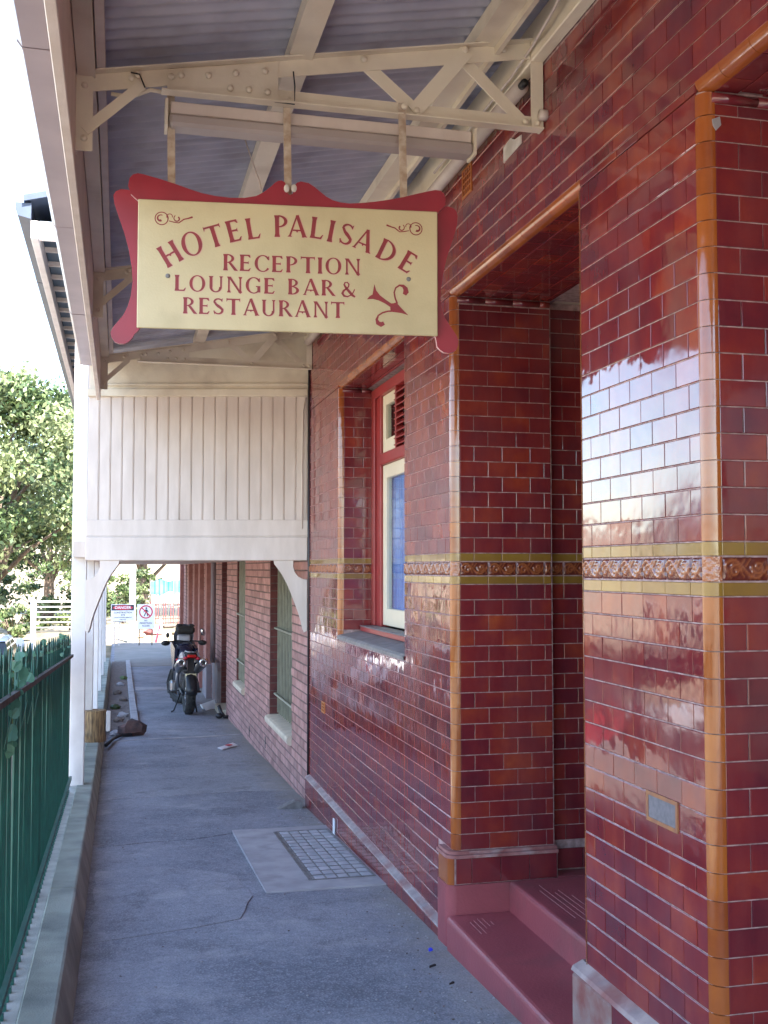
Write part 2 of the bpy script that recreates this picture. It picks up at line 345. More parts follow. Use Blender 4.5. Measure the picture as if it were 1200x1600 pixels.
def glassmat(name, tint=(.9, .95, .95), rough=.02):
    m = bpy.data.materials.new(name); m.use_nodes = True; t = m.node_tree; b = t.nodes['Principled BSDF']; b.inputs['Base Color'].default_value = (*tint, 1)
    b.inputs['Roughness'].default_value = rough
    tr = t.nodes.new('ShaderNodeBsdfTransparent'); tr.inputs[0].default_value = (*tint, 1)
    gl = t.nodes.new('ShaderNodeBsdfGlossy'); gl.inputs['Roughness'].default_value = rough
    lw = t.nodes.new('ShaderNodeLayerWeight'); pw = t.nodes.new('ShaderNodeMath'); pw.operation = 'POWER'; pw.inputs[1].default_value = 5
    t.links.new(lw.outputs['Facing'], pw.inputs[0]); fr = t.nodes.new('ShaderNodeMath'); fr.operation = 'MULTIPLY_ADD'; fr.inputs[1].default_value = .94; fr.inputs[2].default_value = .045; t.links.new(pw.outputs[0], fr.inputs[0])
    lw.inputs[0].default_value = .5
    mx = t.nodes.new('ShaderNodeMixShader'); t.links.new(fr.outputs[0], mx.inputs[0]); t.links.new(tr.outputs[0], mx.inputs[1]); t.links.new(gl.outputs[0], mx.inputs[2])
    t.links.new(mx.outputs[0], t.nodes['Material Output'].inputs[0]); return m
glassM = glassmat('window_glass')
glassblockM = mat('glass_block', (.46, .47, .52), (.27, .32, .36), 12, .35, .002, 60, c3=(.62, .62, .66), scale3=9)

# ================================================================== SETTING
# terrain: the street side lies lower than the raised footpath and comes up to it at the far end
def terr(x, y):
    t = min(1, max(0, (y-28)/10)); base = lerp(-1.45, -.92, t*t*(3-2*t))
    if x > -.7: base = min(base, -1.1) if y < 36 else base
    if x < -10: base += min(14, (-10-x)*.09)
    if y > 90: base += min(22, (y-90)*.02)
    return base+(.03*math.sin(x*1.7+y*.9)+.03*math.sin(y*1.3-x*.6) if y > 37 or x < -7 else 0)
g = MB()
xs = [-900, -400, -200, -120, -80, -60, -45, -35]+[-28+.75*i for i in range(60)]+[25, 40, 70, 120, 300, 900]
ys = [-900, -300, -100, -50, -30, -20]+[-12+.8*i for i in range(100)]+[80, 100, 130, 170, 240, 400, 900, 1500]
nx, ny = len(xs), len(ys)
g.add([(x, y, terr(x, y)) for y in ys for x in xs], [(j*nx+i, j*nx+i+1, (j+1)*nx+i+1, (j+1)*nx+i) for j in range(ny-1) for i in range(nx-1)])
tag(g.obj('ground', groundM, smooth=True), kind='structure')
rd = MB(); rd.add([(-6.6, -60, -1.40), (-2.3, -60, -1.40), (-2.3, 31, -1.40), (-6.6, 31, -1.40)], [(0, 1, 2, 3)])
tag(rd.obj('road', roadM), kind='structure')

# footpath sheet
ysp = [-8+.5*i for i in range(91)]
p = MB(); nxp = 12
def pathz(x, y): return gz(y)+.004*math.sin(2.1*y+x)+.003*math.sin(5*x+1.7*y)-(.015*max(0, 1-abs(x+.15)/.3))
xp = lambda i: -.20+(2.2+.2)*i/nxp
p.add([(xp(i), y, pathz(xp(i), y)) for y in ysp for i in range(nxp+1)], [(j*(nxp+1)+i, j*(nxp+1)+i+1, (j+1)*(nxp+1)+i+1, (j+1)*(nxp+1)+i) for j in range(len(ysp)-1) for i in range(nxp)])
tag(p.obj('footpath', asphM, smooth=True), kind='structure')
def sheet(poly, name, m, dz=.008, kind='structure', step=.5):
    """thin slab lying on the path, following its slope"""
    b = MB(); n = len(poly); fine = []
    if sum(poly[i][0]*poly[(i+1) % n][1]-poly[(i+1) % n][0]*poly[i][1] for i in range(n)) < 0: poly = poly[::-1]
    for i in range(n):
        (ax, ay), (bx, by) = poly[i], poly[(i+1) % n]; k = max(1, int(math.hypot(bx-ax, by-ay)/.12))
        for q in range(k):
            j = 0 if q == 0 else random.uniform(-.012, .012); fine.append((lerp(ax, bx, q/k)+j, lerp(ay, by, q/k)+j*.6))
    cx, cy = sum(p[0] for p in fine)/len(fine), sum(p[1] for p in fine)/len(fine); n = len(fine); RI = 9
    vs = [(lerp(cx, x, (k+1)/RI), lerp(cy, y, (k+1)/RI)) for k in range(RI) for x, y in fine]
    b.add([(x, y, pathz(x, y)+dz) for x, y in vs]+[(cx, cy, pathz(cx, cy)+dz)]+[(x, y, pathz(x, y)-.03) for x, y in fine],
          [(k*n+i, (k+1)*n+i, (k+1)*n+(i+1) % n, k*n+(i+1) % n) for k in range(RI-1) for i in range(n)]+[(RI*n, i, (i+1) % n) for i in range(n)]+[((RI-1)*n+i, RI*n+1+i, RI*n+1+(i+1) % n, (RI-1)*n+(i+1) % n) for i in range(n)])
    o = b.obj(name, m)
    if kind: o['kind'] = kind
    return o
def blobpoly(cx, cy, rx, ry, n=22, j=.12, seed=0):
    r = random.Random(seed); return [(cx+rx*math.cos(2*math.pi*i/n)*(1+r.uniform(-j, j)), cy+ry*math.sin(2*math.pi*i/n)*(1+r.uniform(-j, j))) for i in range(n)]
sheet([(-.12, 7.4), (.3, 7.35), (.62, 7.1), (.75, 6.95), (.78, 6.4), (.66, 5.95), (.4, 5.86), (.1, 5.8), (-.12, 5.78)][::-1], 'asphalt_patch', patchM, .005)
sheet([(-.15, 10.35), (.5, 10.3), (1.2, 10.45), (1.62, 10.35), (1.62, 12.0), (1.0, 12.15), (.3, 12.0), (-.15, 12.05)], 'asphalt_patch', patchM, .006)
sheet([(-.15, 14.6), (1.6, 14.75), (1.65, 14.83), (-.15, 14.68)], 'path_joint', concM, .007)
sheet([(-.15, 8.18), (.55, 8.25), (.95, 8.42), (.94, 8.45), (.5, 8.29), (-.15, 8.21)], 'path_joint', asphM, .006)
sheet([(.35, 21.6), (1.45, 21.7), (1.45, 22.3), (.35, 22.2)], 'path_joint', concM, .009)
# far path floor in tan dust, sunlit strip and forecourt
sheet([(-.1, 27.5), (1.75, 27.5), (2.1, 37), (-.1, 37)], 'dusty_path', mat('dusty_path', (.25, .22, .20), (.19, .17, .15), 2, .9, .003, 60), .01)

# kerb along the path, a flat top and a bevelled inner face, in lengths
kerb_lengths = [(-4, 1.2), (1.2, 3.7), (3.7, 6.25), (6.25, 8.6), (8.6, 10.6), (10.6, 12.9), (12.9, 16.2), (16.2, 19.6), (19.6, 24), (24, 28.5)]
kb = MB()
kbo = None
def kz(y): return gz(y)+.165
kerb = tag(MB().box(-.33, -.22, -4, -3.9, .2, .3).obj('kerb', kerbM), kind='structure')
for i, (a, b) in enumerate(kerb_lengths):
    m = MB(); gp = .004; ys_ = [a+gp]+([(a+b)/2] if a < 10.3 < b or a < 0 < b else [])+[b-gp]
    prof = [(-.343, -.6), (-.343, -.004), (-.338, 0), (-.216, 0), (-.205, -.006), (-.162, -.165), (-.155, -.26), (-.155, -.6)]
    vs = [(x+random.uniform(-.002, .002)-(.02 if False else 0), y, kz(y)+dz) for y in ys_ for x, dz in prof]; n = len(prof)
    fs = [(k*n+j, (k+1)*n+j, (k+1)*n+j+1, k*n+j+1) for k in range(len(ys_)-1) for j in range(n-1)]+[tuple(range(n)), tuple((len(ys_)-1)*n+j for j in range(n-1, -1, -1))]
    m.add(vs, fs); m.obj('kerb_length', kerbM, kerb)
# lower concrete ledge outside the kerb that the fence stands on
m = MB()
for a, b in [(-4, 4), (4, 10.3), (10.3, 14.3), (14.3, 28.5)]:
    m.add([(-.62, a, gz(a)+.13), (-.352, a, gz(a)+.13), (-.352, b, gz(b)+.13), (-.62, b, gz(b)+.13), (-.62, a, -1.6), (-.352, a, -1.6), (-.352, b, -1.6), (-.62, b, -1.6)],
          [(0, 1, 2, 3), (0, 3, 7, 4), (1, 5, 6, 2), (0, 4, 5, 1), (3, 2, 6, 7)])
tag(m.obj('fence_ledge', ledgeM), kind='structure')
# narrow edging strip and planting strip further along on the left
m = MB()
for a, b in [(15.2, 18.2), (18.22, 21.4), (21.42, 25), (25.02, 29)]:
    m.box(.20, .31, a, b, gz((a+b)/2)-.2, gz((a+b)/2)+.05, b=.008)
tag(m.obj('path_edging', concM), kind='structure')
m = MB(); m.grid(lambda u, v: (-.15+.35*u, 15.6+13.4*v, gz(15.6+13.4*v)+.012+.02*rng.random()), 8, 90)
tag(m.obj('garden_strip', soilM, smooth=True), kind='structure')

# ================================================================== HOTEL
hotel = empty('hotel_building', (1.63, 5.2, 0), 'two-tone building wall of oxblood glazed tiles with amber corner tiles, at the right', 'building')
HO = Vector((1.63, 5.2, 0))
def hp(mb, name, mats, parent=None, **k):      # a part of the hotel given in world coordinates
    mb.v = [(x-HO.x, y-HO.y, z) for x, y, z in mb.v]; return mb.obj(name, mats, parent or hotel, **k)
P_ = .0777; ZS = 1.519; ZY1 = (1.519, 1.561); ZF = (1.561, 1.635); ZY2 = (1.635, 1.677); ZT = 1.677; SOF = 2.99
WX = 1.63; BR = .040                            # wall face, bullnose radius
YA, YB, YC, YD, YE = 2.76, 3.66, 5.20, 6.14, 8.10; YEND = 9.40   # pier right, pier left, door far jamb, window near, window far

courses = []                                    # (z0, z1, kind, index)
z = ZS; i = 0
while z > -.85: courses.append((z-P_, z, 'tile', i)); z -= P_; i += 1
courses += [(ZY1[0], ZY1[1], 'band_tile', 0), (ZF[0], ZF[1], 'frieze_tile', 0), (ZY2[0], ZY2[1], 'band_tile', 1)]
z = ZT; i = 0
while z < 3.98: courses.append((z, z+P_, 'tile', i+1)); z += P_; i += 1
GH, GV = .0044, .0030                           # joint widths
pieces = []                                     # dicts of flat tiles
def tiles(P0, U, V, N, u0, u1, z0, z1, L=.1524, off=0.0, skip=None, only=None, phase=0):
    """lay courses on the plane P0 + u U + z Z with normal N between u0,u1 and z0,z1"""
    for c0, c1, kind, ci in courses:
        if only and kind not in only: continue
        a, b = max(c0, z0), min(c1, z1)
        if b-a < .012: continue
        ln = .152 if kind == 'tile' else (.150 if kind == 'band_tile' else .152)
        st = off+((ci+phase) % 2)*ln/2
        k = math.floor((u0-st)/ln); u = st+k*ln
        while u < u1-.004:
            ua, ub = max(u, u0), min(u+ln, u1); u += ln
            if ub-ua < .012: continue
            if skip and skip(ua, ub, a, b): continue
            pieces.append(dict(c=P0+U*((ua+ub)/2)+V*((a+b)/2), U=U, V=V, N=N, w=ub-ua-GV, h=b-a-GH, kind=kind))
X_, Y_, Z_ = Vector((1, 0, 0)), Vector((0, 1, 0)), Vector((0, 0, 1))
PW = Vector((WX, 0, 0)); NW = -X_
vents = [(4.88, 5.00, 3.44, 3.55), (4.22, 4.34, 4.0, 4.08)]
patch = [(4.2, 4.42, 3.385, 3.465)]; plate = (2.975, 3.135, .815, .896); smallvent = (8.66, 8.78, .43, .51)
def hit(r): return lambda a, b, c, d: a < r[1]-.01 and b > r[0]+.01 and c < r[3]-.01 and d > r[2]+.01
sk = lambda *rs: (lambda a, b, c, d: any(hit(r)(a, b, c, d) for r in rs))
LZ = SOF+.038                                    # top of the lintel bullnose
tiles(PW, -Y_, Z_, NW, -(YB-BR), -(YA+BR), .198, LZ, off=-(YB-BR), skip=lambda a, b, c, d: hit(plate)(-b, -a, c, d))
tiles(PW, Y_, Z_, NW, 1.0, YEND, LZ, 3.63, skip=sk(*vents, *patch))
tiles(PW, Y_, Z_, NW, 1.0, 4.15, 3.63, 3.98, skip=sk(*vents))
tiles(PW, Y_, Z_, NW, YC+BR, YD-.0, -.20, LZ, off=YC+BR, skip=lambda a, b, c, d: d < .20 and a < YC+.12)
tiles(PW, Y_, Z_, NW, YD, YE+BR, -.20, 1.062, skip=None, phase=1)
tiles(PW, Y_, Z_, NW, YE+BR, YEND, -.20, LZ, off=YE+BR, skip=sk(smallvent))
tiles(PW, Y_, Z_, NW, YE, YE+BR, -.20, 1.09)
# door far jamb, near pier face, window far jamb (all face the camera)
tiles(Vector((WX+BR, YC, 0)), X_, Z_, -Y_, 0, .495, .198, SOF-.04)
tiles(Vector((2.185, YC+.07, 0)), X_, Z_, -Y_, 0, .95, .198, SOF-.02, phase=1)
tiles(Vector((WX+BR, YA, 0)), X_, Z_, -Y_, 0, .60, -.14, SOF-.035)
tiles(Vector((WX+BR, YE, 0)), X_, Z_, -Y_, 0, .222, 1.125, SOF-.005)
# near faces of the door opening's left pier side (seen only in reflections and from the side)
tiles(Vector((WX+BR, YB, 0)), X_, Z_, Y_, 0, .55, .05, SOF)
# soffits: courses run along the street
def soffit(x0, x1, y0, y1, z):
    k = 0; x = x0
    while x < x1-.02:
        xb = min(x+P_, x1); y = y0-(k % 2)*.076
        while y < y1-.01:
            a, b = max(y, y0), min(y+.152, y1); y += .152
            if b-a > .015: pieces.append(dict(c=Vector(((x+xb)/2, (a+b)/2, z)), U=Y_, V=X_, N=-Z_, w=b-a-GV, h=xb-x-GH, kind='tile'))
        x = xb; k += 1
soffit(WX+BR, WX+BR+.50, YB, YC, SOF); soffit(WX+BR, WX+BR+.6, 1.0, YA, SOF); soffit(WX+BR, 1.86, YD, YE, SOF)
# plinth course tiles (taller), below the ledges
def plinth(P0, U, N, u0, u1, z0, z1, ln=.152, st=0):
    u = u0-st
    while u < u1-.004:
        ua, ub = max(u, u0), min(u+ln, u1); u += ln
        if ub-ua > .012: pieces.append(dict(c=P0+U*((ua+ub)/2)+Z_*((z0+z1)/2), U=U, V=Z_, N=N, w=ub-ua-GV, h=z1-z0-GH, kind='tile'))
plinth(Vector((1.598, 0, 0)), Y_, NW, YC+.13, YEND, -.36, -.225); plinth(Vector((1.598, 0, 0)), Y_, NW, YC+.13, YEND, -.56, -.362)
plinth(Vector((1.635, YC-.032, 0)), X_, -Y_, 0, .535, .04, .165, st=.07)
plinth(Vector((2.19, YC+.04, 0)), X_, -Y_, 0, .95, .06, .165)
plinth(Vector((1.598, 0, 0)), -Y_, NW, -(YB+.0), -(YA-.9), .02, .165)

mcache = {}
def tilemesh(w_, h_, m):
    key = (round(w_, 3), round(h_, 3), m.name)
    if key in mcache: return mcache[key]
    me = MB().add(*tilegeo(w_, h_)).mesh('tile', m); mcache[key] = me; return me
def tilegeo(w_, h_, e=.0016):
    a, b = w_/2, h_/2; d = .0011; q = -.0075
    vs = [(-a+e, -b+e, 0), (a-e, -b+e, 0), (a-e, b-e, 0), (-a+e, b-e, 0), (-a, -b, -d), (a, -b, -d), (a, b, -d), (-a, b, -d), (-a, -b, q), (a, -b, q), (a, b, q), (-a, b, q)]
    fs = [(0, 1, 2, 3)]+[(i, 4+i, 4+(i+1) % 4, (i+1) % 4) for i in range(4)]+[(4+i, 8+i, 8+(i+1) % 4, 4+(i+1) % 4) for i in range(4)]
    return vs, fs
# relief of a frieze tile: acanthus scroll as ridges along curves, in a 22 x 12 grid
def ridges():
    pts = []
    for t in np.linspace(0, 1, 40): pts.append((-.072+.144*t, .024*math.sin(2*math.pi*t+.3), .0045, 1.0))
    for cx, cy, sgn in ((-.036, -.006, 1), (.038, .006, -1)):
        for t in np.linspace(0, 2.4*math.pi, 44):
            r = .020*(1-t/(3*math.pi)); pts.append((cx+sgn*r*math.cos(t), cy+sgn*r*math.sin(t), .0042, 1.0))
    for k in range(9):
        t0 = k/8; ax = -.07+.14*t0; ay = .024*math.sin(2*math.pi*t0+.3); sg = 1 if k % 2 else -1
        for t in np.linspace(0, 1, 10): pts.append((ax+.012*t+.006*math.sin(3*t), ay+sg*.030*t, .0050*(1-.5*t), .85-.3*t))
    for k in range(7):
        a = -1.15+.42*k; x0 = -.066+.021*k; y0 = .022*math.sin(2*math.pi*(k+.5)/7)
        for t in np.linspace(0, 1, 12):
            sg = 1 if k % 2 else -1
            pts.append((x0+.018*t, y0*.4+sg*(.006+.024*t), .0036*(1-.4*t), .8))
    return pts
RP = np.array(ridges())
def relief_h(x, y):
    d2 = (RP[:, 0]-x)**2+(RP[:, 1]-y)**2
    return float(np.max(RP[:, 3]*np.exp(-d2/(RP[:, 2]**2))))*.0075
def friezemesh(w_, h_, x0):
    key = ('f', round(w_, 3), round(x0, 3))
    if key in mcache: return mcache[key]
    nu = max(5, int(30*w_/.15)); mb = MB()
    def fn(u, v):
        x = -w_/2+w_*u; y = -h_/2+h_*v; e = u in (0, 1) or v in (0, 1)
        return (x, y, -.006 if e else .0003+relief_h(x+x0, y*.95))
    mb.grid(fn, nu, 15); me = mb.mesh('frieze_tile', friezeM, True); mcache[key] = me; return me
def px_area(t):
    v = t['c']-CAM; d = v.dot(Fw)
    if d < .3: return 0
    n = t['N'].dot(-v.normalized())
    if n <= 0: return 0
    x = 600+PX*v.dot(Rt)/d; y = 800-PX*v.dot(Up)/d
    if not (-20 < x < 1220 and -20 < y < 1620): return 0
    if t['c'].x > WX+.02 and t['N'].y < -.5 and t['c'].y > 5 and t['c'].x > 2.2 and x > 905: return 0
    return t['w']*t['h']*n/d/d*PX*PX
for t in pieces: t['a'] = px_area(t)
def orient(t, tilt):
    rx, ry = random.gauss(0, tilt), random.gauss(0, tilt)
    U, V, N = t['U'], t['V'], t['N']
    if U.cross(V).dot(N) < 0: U = -U
    M3 = Matrix((U, V, N)).transposed() @ Matrix.Rotation(rx, 3, 'X') @ Matrix.Rotation(ry, 3, 'Y')
    return Matrix.Translation(t['c']-HO+N*random.uniform(-.0004, .0004)) @ M3.to_4x4()
flat = sorted([t for t in pieces if t['kind'] == 'tile'], key=lambda t: -t['a'])
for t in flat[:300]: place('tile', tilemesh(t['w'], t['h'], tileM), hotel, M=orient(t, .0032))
rest = MB()
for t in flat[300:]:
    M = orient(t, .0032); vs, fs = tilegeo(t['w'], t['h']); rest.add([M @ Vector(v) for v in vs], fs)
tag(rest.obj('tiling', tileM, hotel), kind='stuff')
bands = sorted([t for t in pieces if t['kind'] == 'band_tile'], key=lambda t: -t['a'])
for t in bands:
    place('band_tile', tilemesh(t['w'], t['h'], oliveM), hotel, M=orient(t, .003))
fr = sorted([t for t in pieces if t['kind'] == 'frieze_tile'], key=lambda t: -t['a'])
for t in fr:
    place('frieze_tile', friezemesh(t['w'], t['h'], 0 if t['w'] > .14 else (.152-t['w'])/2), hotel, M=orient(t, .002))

# bullnose tiles: quarter-round pieces, one for each course
def quarter(r, ln, n=6):
    """quarter round of radius r around the z axis, curved side towards -x -y"""
    vs = []; fs = []
    for zz_ in (0, ln):
        vs.append((0, 0, zz_))
        for k in range(n+1):
            a = math.pi+math.pi/2*k/n; vs.append((r*math.cos(a), r*math.sin(a), zz_))
    m = n+2
    fs = [(1+k, 2+k, m+2+k, m+1+k) for k in range(n)]+[tuple(range(m))[::-1], tuple(m+i for i in range(m))]
    return vs, fs
qc = {}
def bull(M, ln, m, name='bullnose_tile'):
    key = (round(ln, 4), m.name)
    if key not in qc:
        mb = MB(); mb.add(*quarter(BR+.0005, ln)); me = mb.mesh(name, m, True); me.set_sharp_from_angle(angle=R(40)); qc[key] = me
    return place(name, qc[key], hotel, M=Matrix.Translation(-HO) @ M)
friezebullM = friezeM
def column(x, y, rotz, z0, z1):
    for c0, c1, kind, ci in courses:
        a, b = max(c0, z0), min(c1, z1)
        if b-a < .015: continue
        m = {'tile': amberM, 'band_tile': oliveM, 'frieze_tile': terrafr}[kind]
        bull(Matrix.Translation((x, y, a+.0016)) @ Matrix.Rotation(rotz+random.gauss(0, .004), 4, 'Z'), b-a-.0032, m)
terrafr = glaze('frieze_corner_glaze', [(0, (.2, .05, .02)), (.5, (.34, .1, .03)), (1, (.45, .16, .05))], rough=.15, wav=.004, wscale=50)
column(WX+BR, YC+BR, 0, .04, SOF)                       # door far jamb
column(WX+BR, YA+BR, 0, -.14, SOF)                      # near pier, right corner
column(WX+BR, YB-BR, -math.pi/2, .05, SOF)              # near pier, left corner
column(WX+BR, YE+BR, 0, 1.09, SOF)                      # window far jamb
column(WX+BR, YD-BR, -math.pi/2, 1.09, SOF)
for y0, y1 in ((1.0, YA+BR), (YB-BR, YC+BR), (YD-BR, YE+BR)):   # lintels: lie along y, curve towards -x -z
    y = y0
    while y < y1-.02:
        b = min(y+.152, y1); M = Matrix.Translation((WX+BR, y+.001, SOF+BR)) @ Matrix(((1, 0, 0, 0), (0, 0, 1, 0), (0, 1, 0, 0), (0, 0, 0, 1)))
        bull(M, b-y-.002, amberM); y = b
# a brown bead along the head of the jambs
for X0, X1, Y0 in ((WX+.03, 2.165, YC), (WX+.03, 2.27, YA), (WX+.03, 1.88, YE)):
    x = X0
    while x < X1-.02:
        b = min(x+.15, X1); m = MB(); m.tube([(x+.001, Y0+.006, SOF-.018), (b-.001, Y0+.006, SOF-.018)], .017, 10); hp(m, 'head_bead', tileM, smooth=True); x = b

# masonry behind the tiles
G = .004
m = MB(); XB = 2.0
def core(m, y0, y1, c0, c1, x1, z0, z1):
    q = BR-.008
    pl = ([(WX+G, y0+q), (WX+BR-.004, y0+G)] if c0 else [(WX+G, y0)])+[(x1, y0+(G if c0 else 0)), (x1, y1-(G if c1 else 0))]+([(WX+BR-.004, y1-G), (WX+G, y1-q)] if c1 else [(WX+G, y1)])
    m.prism(pl, z0, z1-z0, 'xy')
core(m, YA, YB, True, True, XB-.001, -.4, SOF+.006); hp(m, 'wall_core', groutM)
m = MB()
core(m, YC, YD, True, True, XB, 1.0581, SOF+.006)
core(m, YC, YD, True, False, XB, -.7, 1.058)
m.box(WX+G, XB, YD, YE-G, -.7, 1.058)
core(m, YE, YEND, True, False, XB, 1.0581, SOF+.006); m.box(WX+G, XB, YE-G, YEND, -.7, 1.058)
m.box(WX+G, XB+.2, YC+G, YEND, SOF+BR-.006, 3.98); m.box(WX+BR-.004, XB+.2, YC+G, YEND, SOF+.0061, SOF+BR-.0061)
m.box(WX+G, XB+.6, .6, YC+G, SOF+BR-.006, 3.98); m.box(WX+BR-.004, XB+.6, .6, YC+G, SOF+.0061, SOF+BR-.0061)
m.box(XB, 2.17, YC+G, YC+.5, -.7, SOF+.006)
m.box(XB, 2.27, YA+G, YB-G, -.4, SOF+.006)
m.box(2.17, 3.3, YC+.07+G, YC+.5, -.7, SOF+.3)
m.box(1.93, XB, YE+G+.05, YEND, -.7, SOF)
hp(m, 'wall_core', groutM)
m = MB(); m.box(1.66, 8, .6, YEND-.02, 3.981, 7.2); m.box(3.4, 8, -6, YEND-.02, -.9, 3.98)
hp(m, 'upper_wall', mat('upper_brick', (.30, .10, .08), (.22, .07, .06), 6, .8))
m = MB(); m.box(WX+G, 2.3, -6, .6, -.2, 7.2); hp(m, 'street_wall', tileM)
m = MB(); m.box(2.301, 3.399, -6, YB-.2, -.2, 7.2); hp(m, 'sun_stop_wall', tileM)  # unseen block added to stop sun leaking onto the near jamb
m = MB(); m.box(2.19, 3.3, YB, YC+.08, SOF+.012, SOF+.05); hp(m, 'porch_ceiling', creamM)
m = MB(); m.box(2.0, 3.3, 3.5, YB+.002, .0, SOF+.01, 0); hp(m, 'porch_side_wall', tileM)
# front door, dark, at the back of the porch
d = hp(MB().box(2.95, 2.99, YB+.05, YC+.02, .06, 2.3, b=.004), 'door', darkM)
hp(MB().box(2.90, 3.0, YB, YC+.07, 2.3, 2.36), 'transom', darkM)
# ledges, plinths and painted base
m = MB()
m.add([(1.595, YC+.13, -.222), (1.595, YEND, -.222), (1.598, YEND, -.212), (1.598, YC+.13, -.212), (WX+.002, YC+.13, -.196), (WX+.002, YEND, -.196)], [(0, 1, 2, 3), (3, 2, 5, 4)])
hp(m, 'plinth_ledge', plasterM)
m = MB()
m.box(1.601, WX+G, YC+.13, YEND, -.7, -.224); m.box(1.601, WX+G, 1.5, YB, -.3, .17)
hp(m, 'plinth_core', groutM)
m = MB()   # ledge and round-cornered painted base at the door's far jamb
def rounded(x0, x1, y0, y1, r, n=6): return [(x0, y1)]+[(x0+r-r*math.cos(math.pi/2*k/n), y0+r-r*math.sin(math.pi/2*k/n)) for k in range(n+1)]+[(x1, y0), (x1, y1)]
m.prism(rounded(1.590, 2.175, YC-.038, YC+.16, .05), .166, .016, 'xy')
m.prism(rounded(1.600, 2.175, YC-.020, YC+.15, .05), .1821, .014, 'xy'); hp(m, 'jamb_ledge', ledgeredM, auto=True)
m = MB(); m.prism(rounded(1.5975, 1.626, YC-.030, YC+.145, .027), .038, .1278, 'xy'); hp(m, 'plinth_corner', amberM, auto=True)
m = MB(); m.prism(rounded(1.60, 2.175, YC-.0245, YC+.14, .03), .038, .1278, 'xy'); hp(m, 'plinth_bed', groutM)
m = MB(); m.prism(rounded(1.588, 2.14, YC-.040, YC+.13, .05), -.5, .538, 'xy'); hp(m, 'painted_base', redpaintM, auto=True)
m = MB(); m.add([(1.59, 1.5, .166), (1.59, YB+.01, .166), (1.597, YB+.01, .180), (1.597, 1.5, .180), (WX+.004, YB+.01, .197), (WX+.004, 1.5, .197), (1.6, YB+.01, .16), (WX+.1, YB+.01, .16), (WX+.1, YB+.01, .197)], [(0, 1, 2, 3), (3, 2, 4, 5), (1, 6, 7, 8, 4, 2)]); hp(m, 'pier_ledge', plasterM)
m = MB(); m.box(1.592, 1.66, YB-.30, YB+.008, -.3, .158, b=.006); hp(m, 'patched_plinth', mat('worn_plaster', (.22, .07, .06), (.28, .20, .18), 9, .85, .003, 60))
# steps
def bev(o, wd, seg=3):
    b = o.modifiers.new('bevel', 'BEVEL'); b.width = wd; b.segments = seg; b.limit_method = 'ANGLE'; return o
st1 = bev(hp(MB().box(1.578, 1.95, 2.9, YC-.041, -.5, -.100), 'doorstep', redpaintM), .022)
st2 = bev(hp(MB().box(1.905, 3.2, YB+.001, YC-.0405, -.3, .047), 'doorstep', redpaintM), .02)
m = MB(); m.box(2.176, 3.2, YC-.0404, YC+.08, -.3, .046); hp(m, 'porch_floor', redpaintM)
scM = mat('scuffed_groove', (.42, .20, .19), None, 20, .7)
for xx, zz0, yy0, yy1 in [(1.66, -.1, 4.86, 5.08), (1.685, -.1, 4.84, 5.05), (1.71, -.1, 4.87, 5.1), (1.735, -.1, 4.9, 5.08), (1.76, -.1, 4.95, 5.09), (1.99, .047, 4.5, 5.02), (2.02, .047, 4.45, 5.05), (2.05, .047, 4.4, 4.98), (2.08, .047, 4.42, 5.0), (2.11, .047, 4.35, 4.9)]:
    hp(MB().box(xx, xx+.002, yy0+random.uniform(0, .06), yy1-random.uniform(0, .09), zz0-.002, zz0+.0012), 'tread_scuff', scM)
# terracotta air vents with a grid of holes
def infill(y0, y1, z0, z1):
    zs = sorted(set([round(c[0], 5) for c in courses]+[round(c[1], 5) for c in courses])); lo = max(q for q in zs if q <= z0+.011); hi = min(q for q in zs if q >= z1-.011)
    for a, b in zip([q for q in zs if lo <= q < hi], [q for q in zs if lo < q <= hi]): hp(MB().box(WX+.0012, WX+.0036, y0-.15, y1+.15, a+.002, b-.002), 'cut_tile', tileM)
def vent(y0, y1, z0, z1, cells=4):
    m = MB(); t = .011; m.box(WX-.004, WX+.01, y0, y1, z0, z0+t); m.box(WX-.004, WX+.01, y0, y1, z1-t, z1); m.box(WX-.004, WX+.01, y0, y0+t, z0+t, z1-t); m.box(WX-.004, WX+.01, y1-t, y1, z0+t, z1-t)
    for k in range(1, cells):
        yy = lerp(y0+t, y1-t, k/cells); zz = lerp(z0+t, z1-t, k/cells)
        m.box(WX-.002, WX+.009, yy-.003, yy+.003, z0+t, z1-t); m.box(WX-.0025, WX+.008, y0+t, y1-t, zz-.003, zz+.003)
    hp(m, 'air_vent', terraM)
infill(4.88, 5.0, 3.44, 3.55); infill(4.22, 4.40, 3.385, 3.465); infill(2.99, 3.12, .83, .88); infill(8.67, 8.77, .44, .5)
vent(4.865, 5.01, 3.42, 3.565); vent(4.22, 4.34, 3.99, 4.08); vent(smallvent[0]-.005, smallvent[1]+.005, smallvent[2]-.005, smallvent[3]+.005, 3)
m = MB(); m.prism([(4.2, 3.395), (4.42, 3.388), (4.42, 3.458), (4.33, 3.466), (4.28, 3.44), (4.2, 3.43)], WX-.002, .006, 'yz'); hp(m, 'missing_tile_patch', whitegroutM)
m = MB(); m.box(WX-.004, WX+.004, plate[0]-.018, plate[1]+.018, plate[2]-.006, plate[2]+.006); m.box(WX-.004, WX+.004, plate[0]-.018, plate[1]+.018, plate[3]-.006, plate[3]+.006)
m.box(WX-.004, WX+.004, plate[0]-.018, plate[0]-.006, plate[2]+.006, plate[3]-.006); m.box(WX-.004, WX+.004, plate[1]+.006, plate[1]+.018, plate[2]+.006, plate[3]-.006)
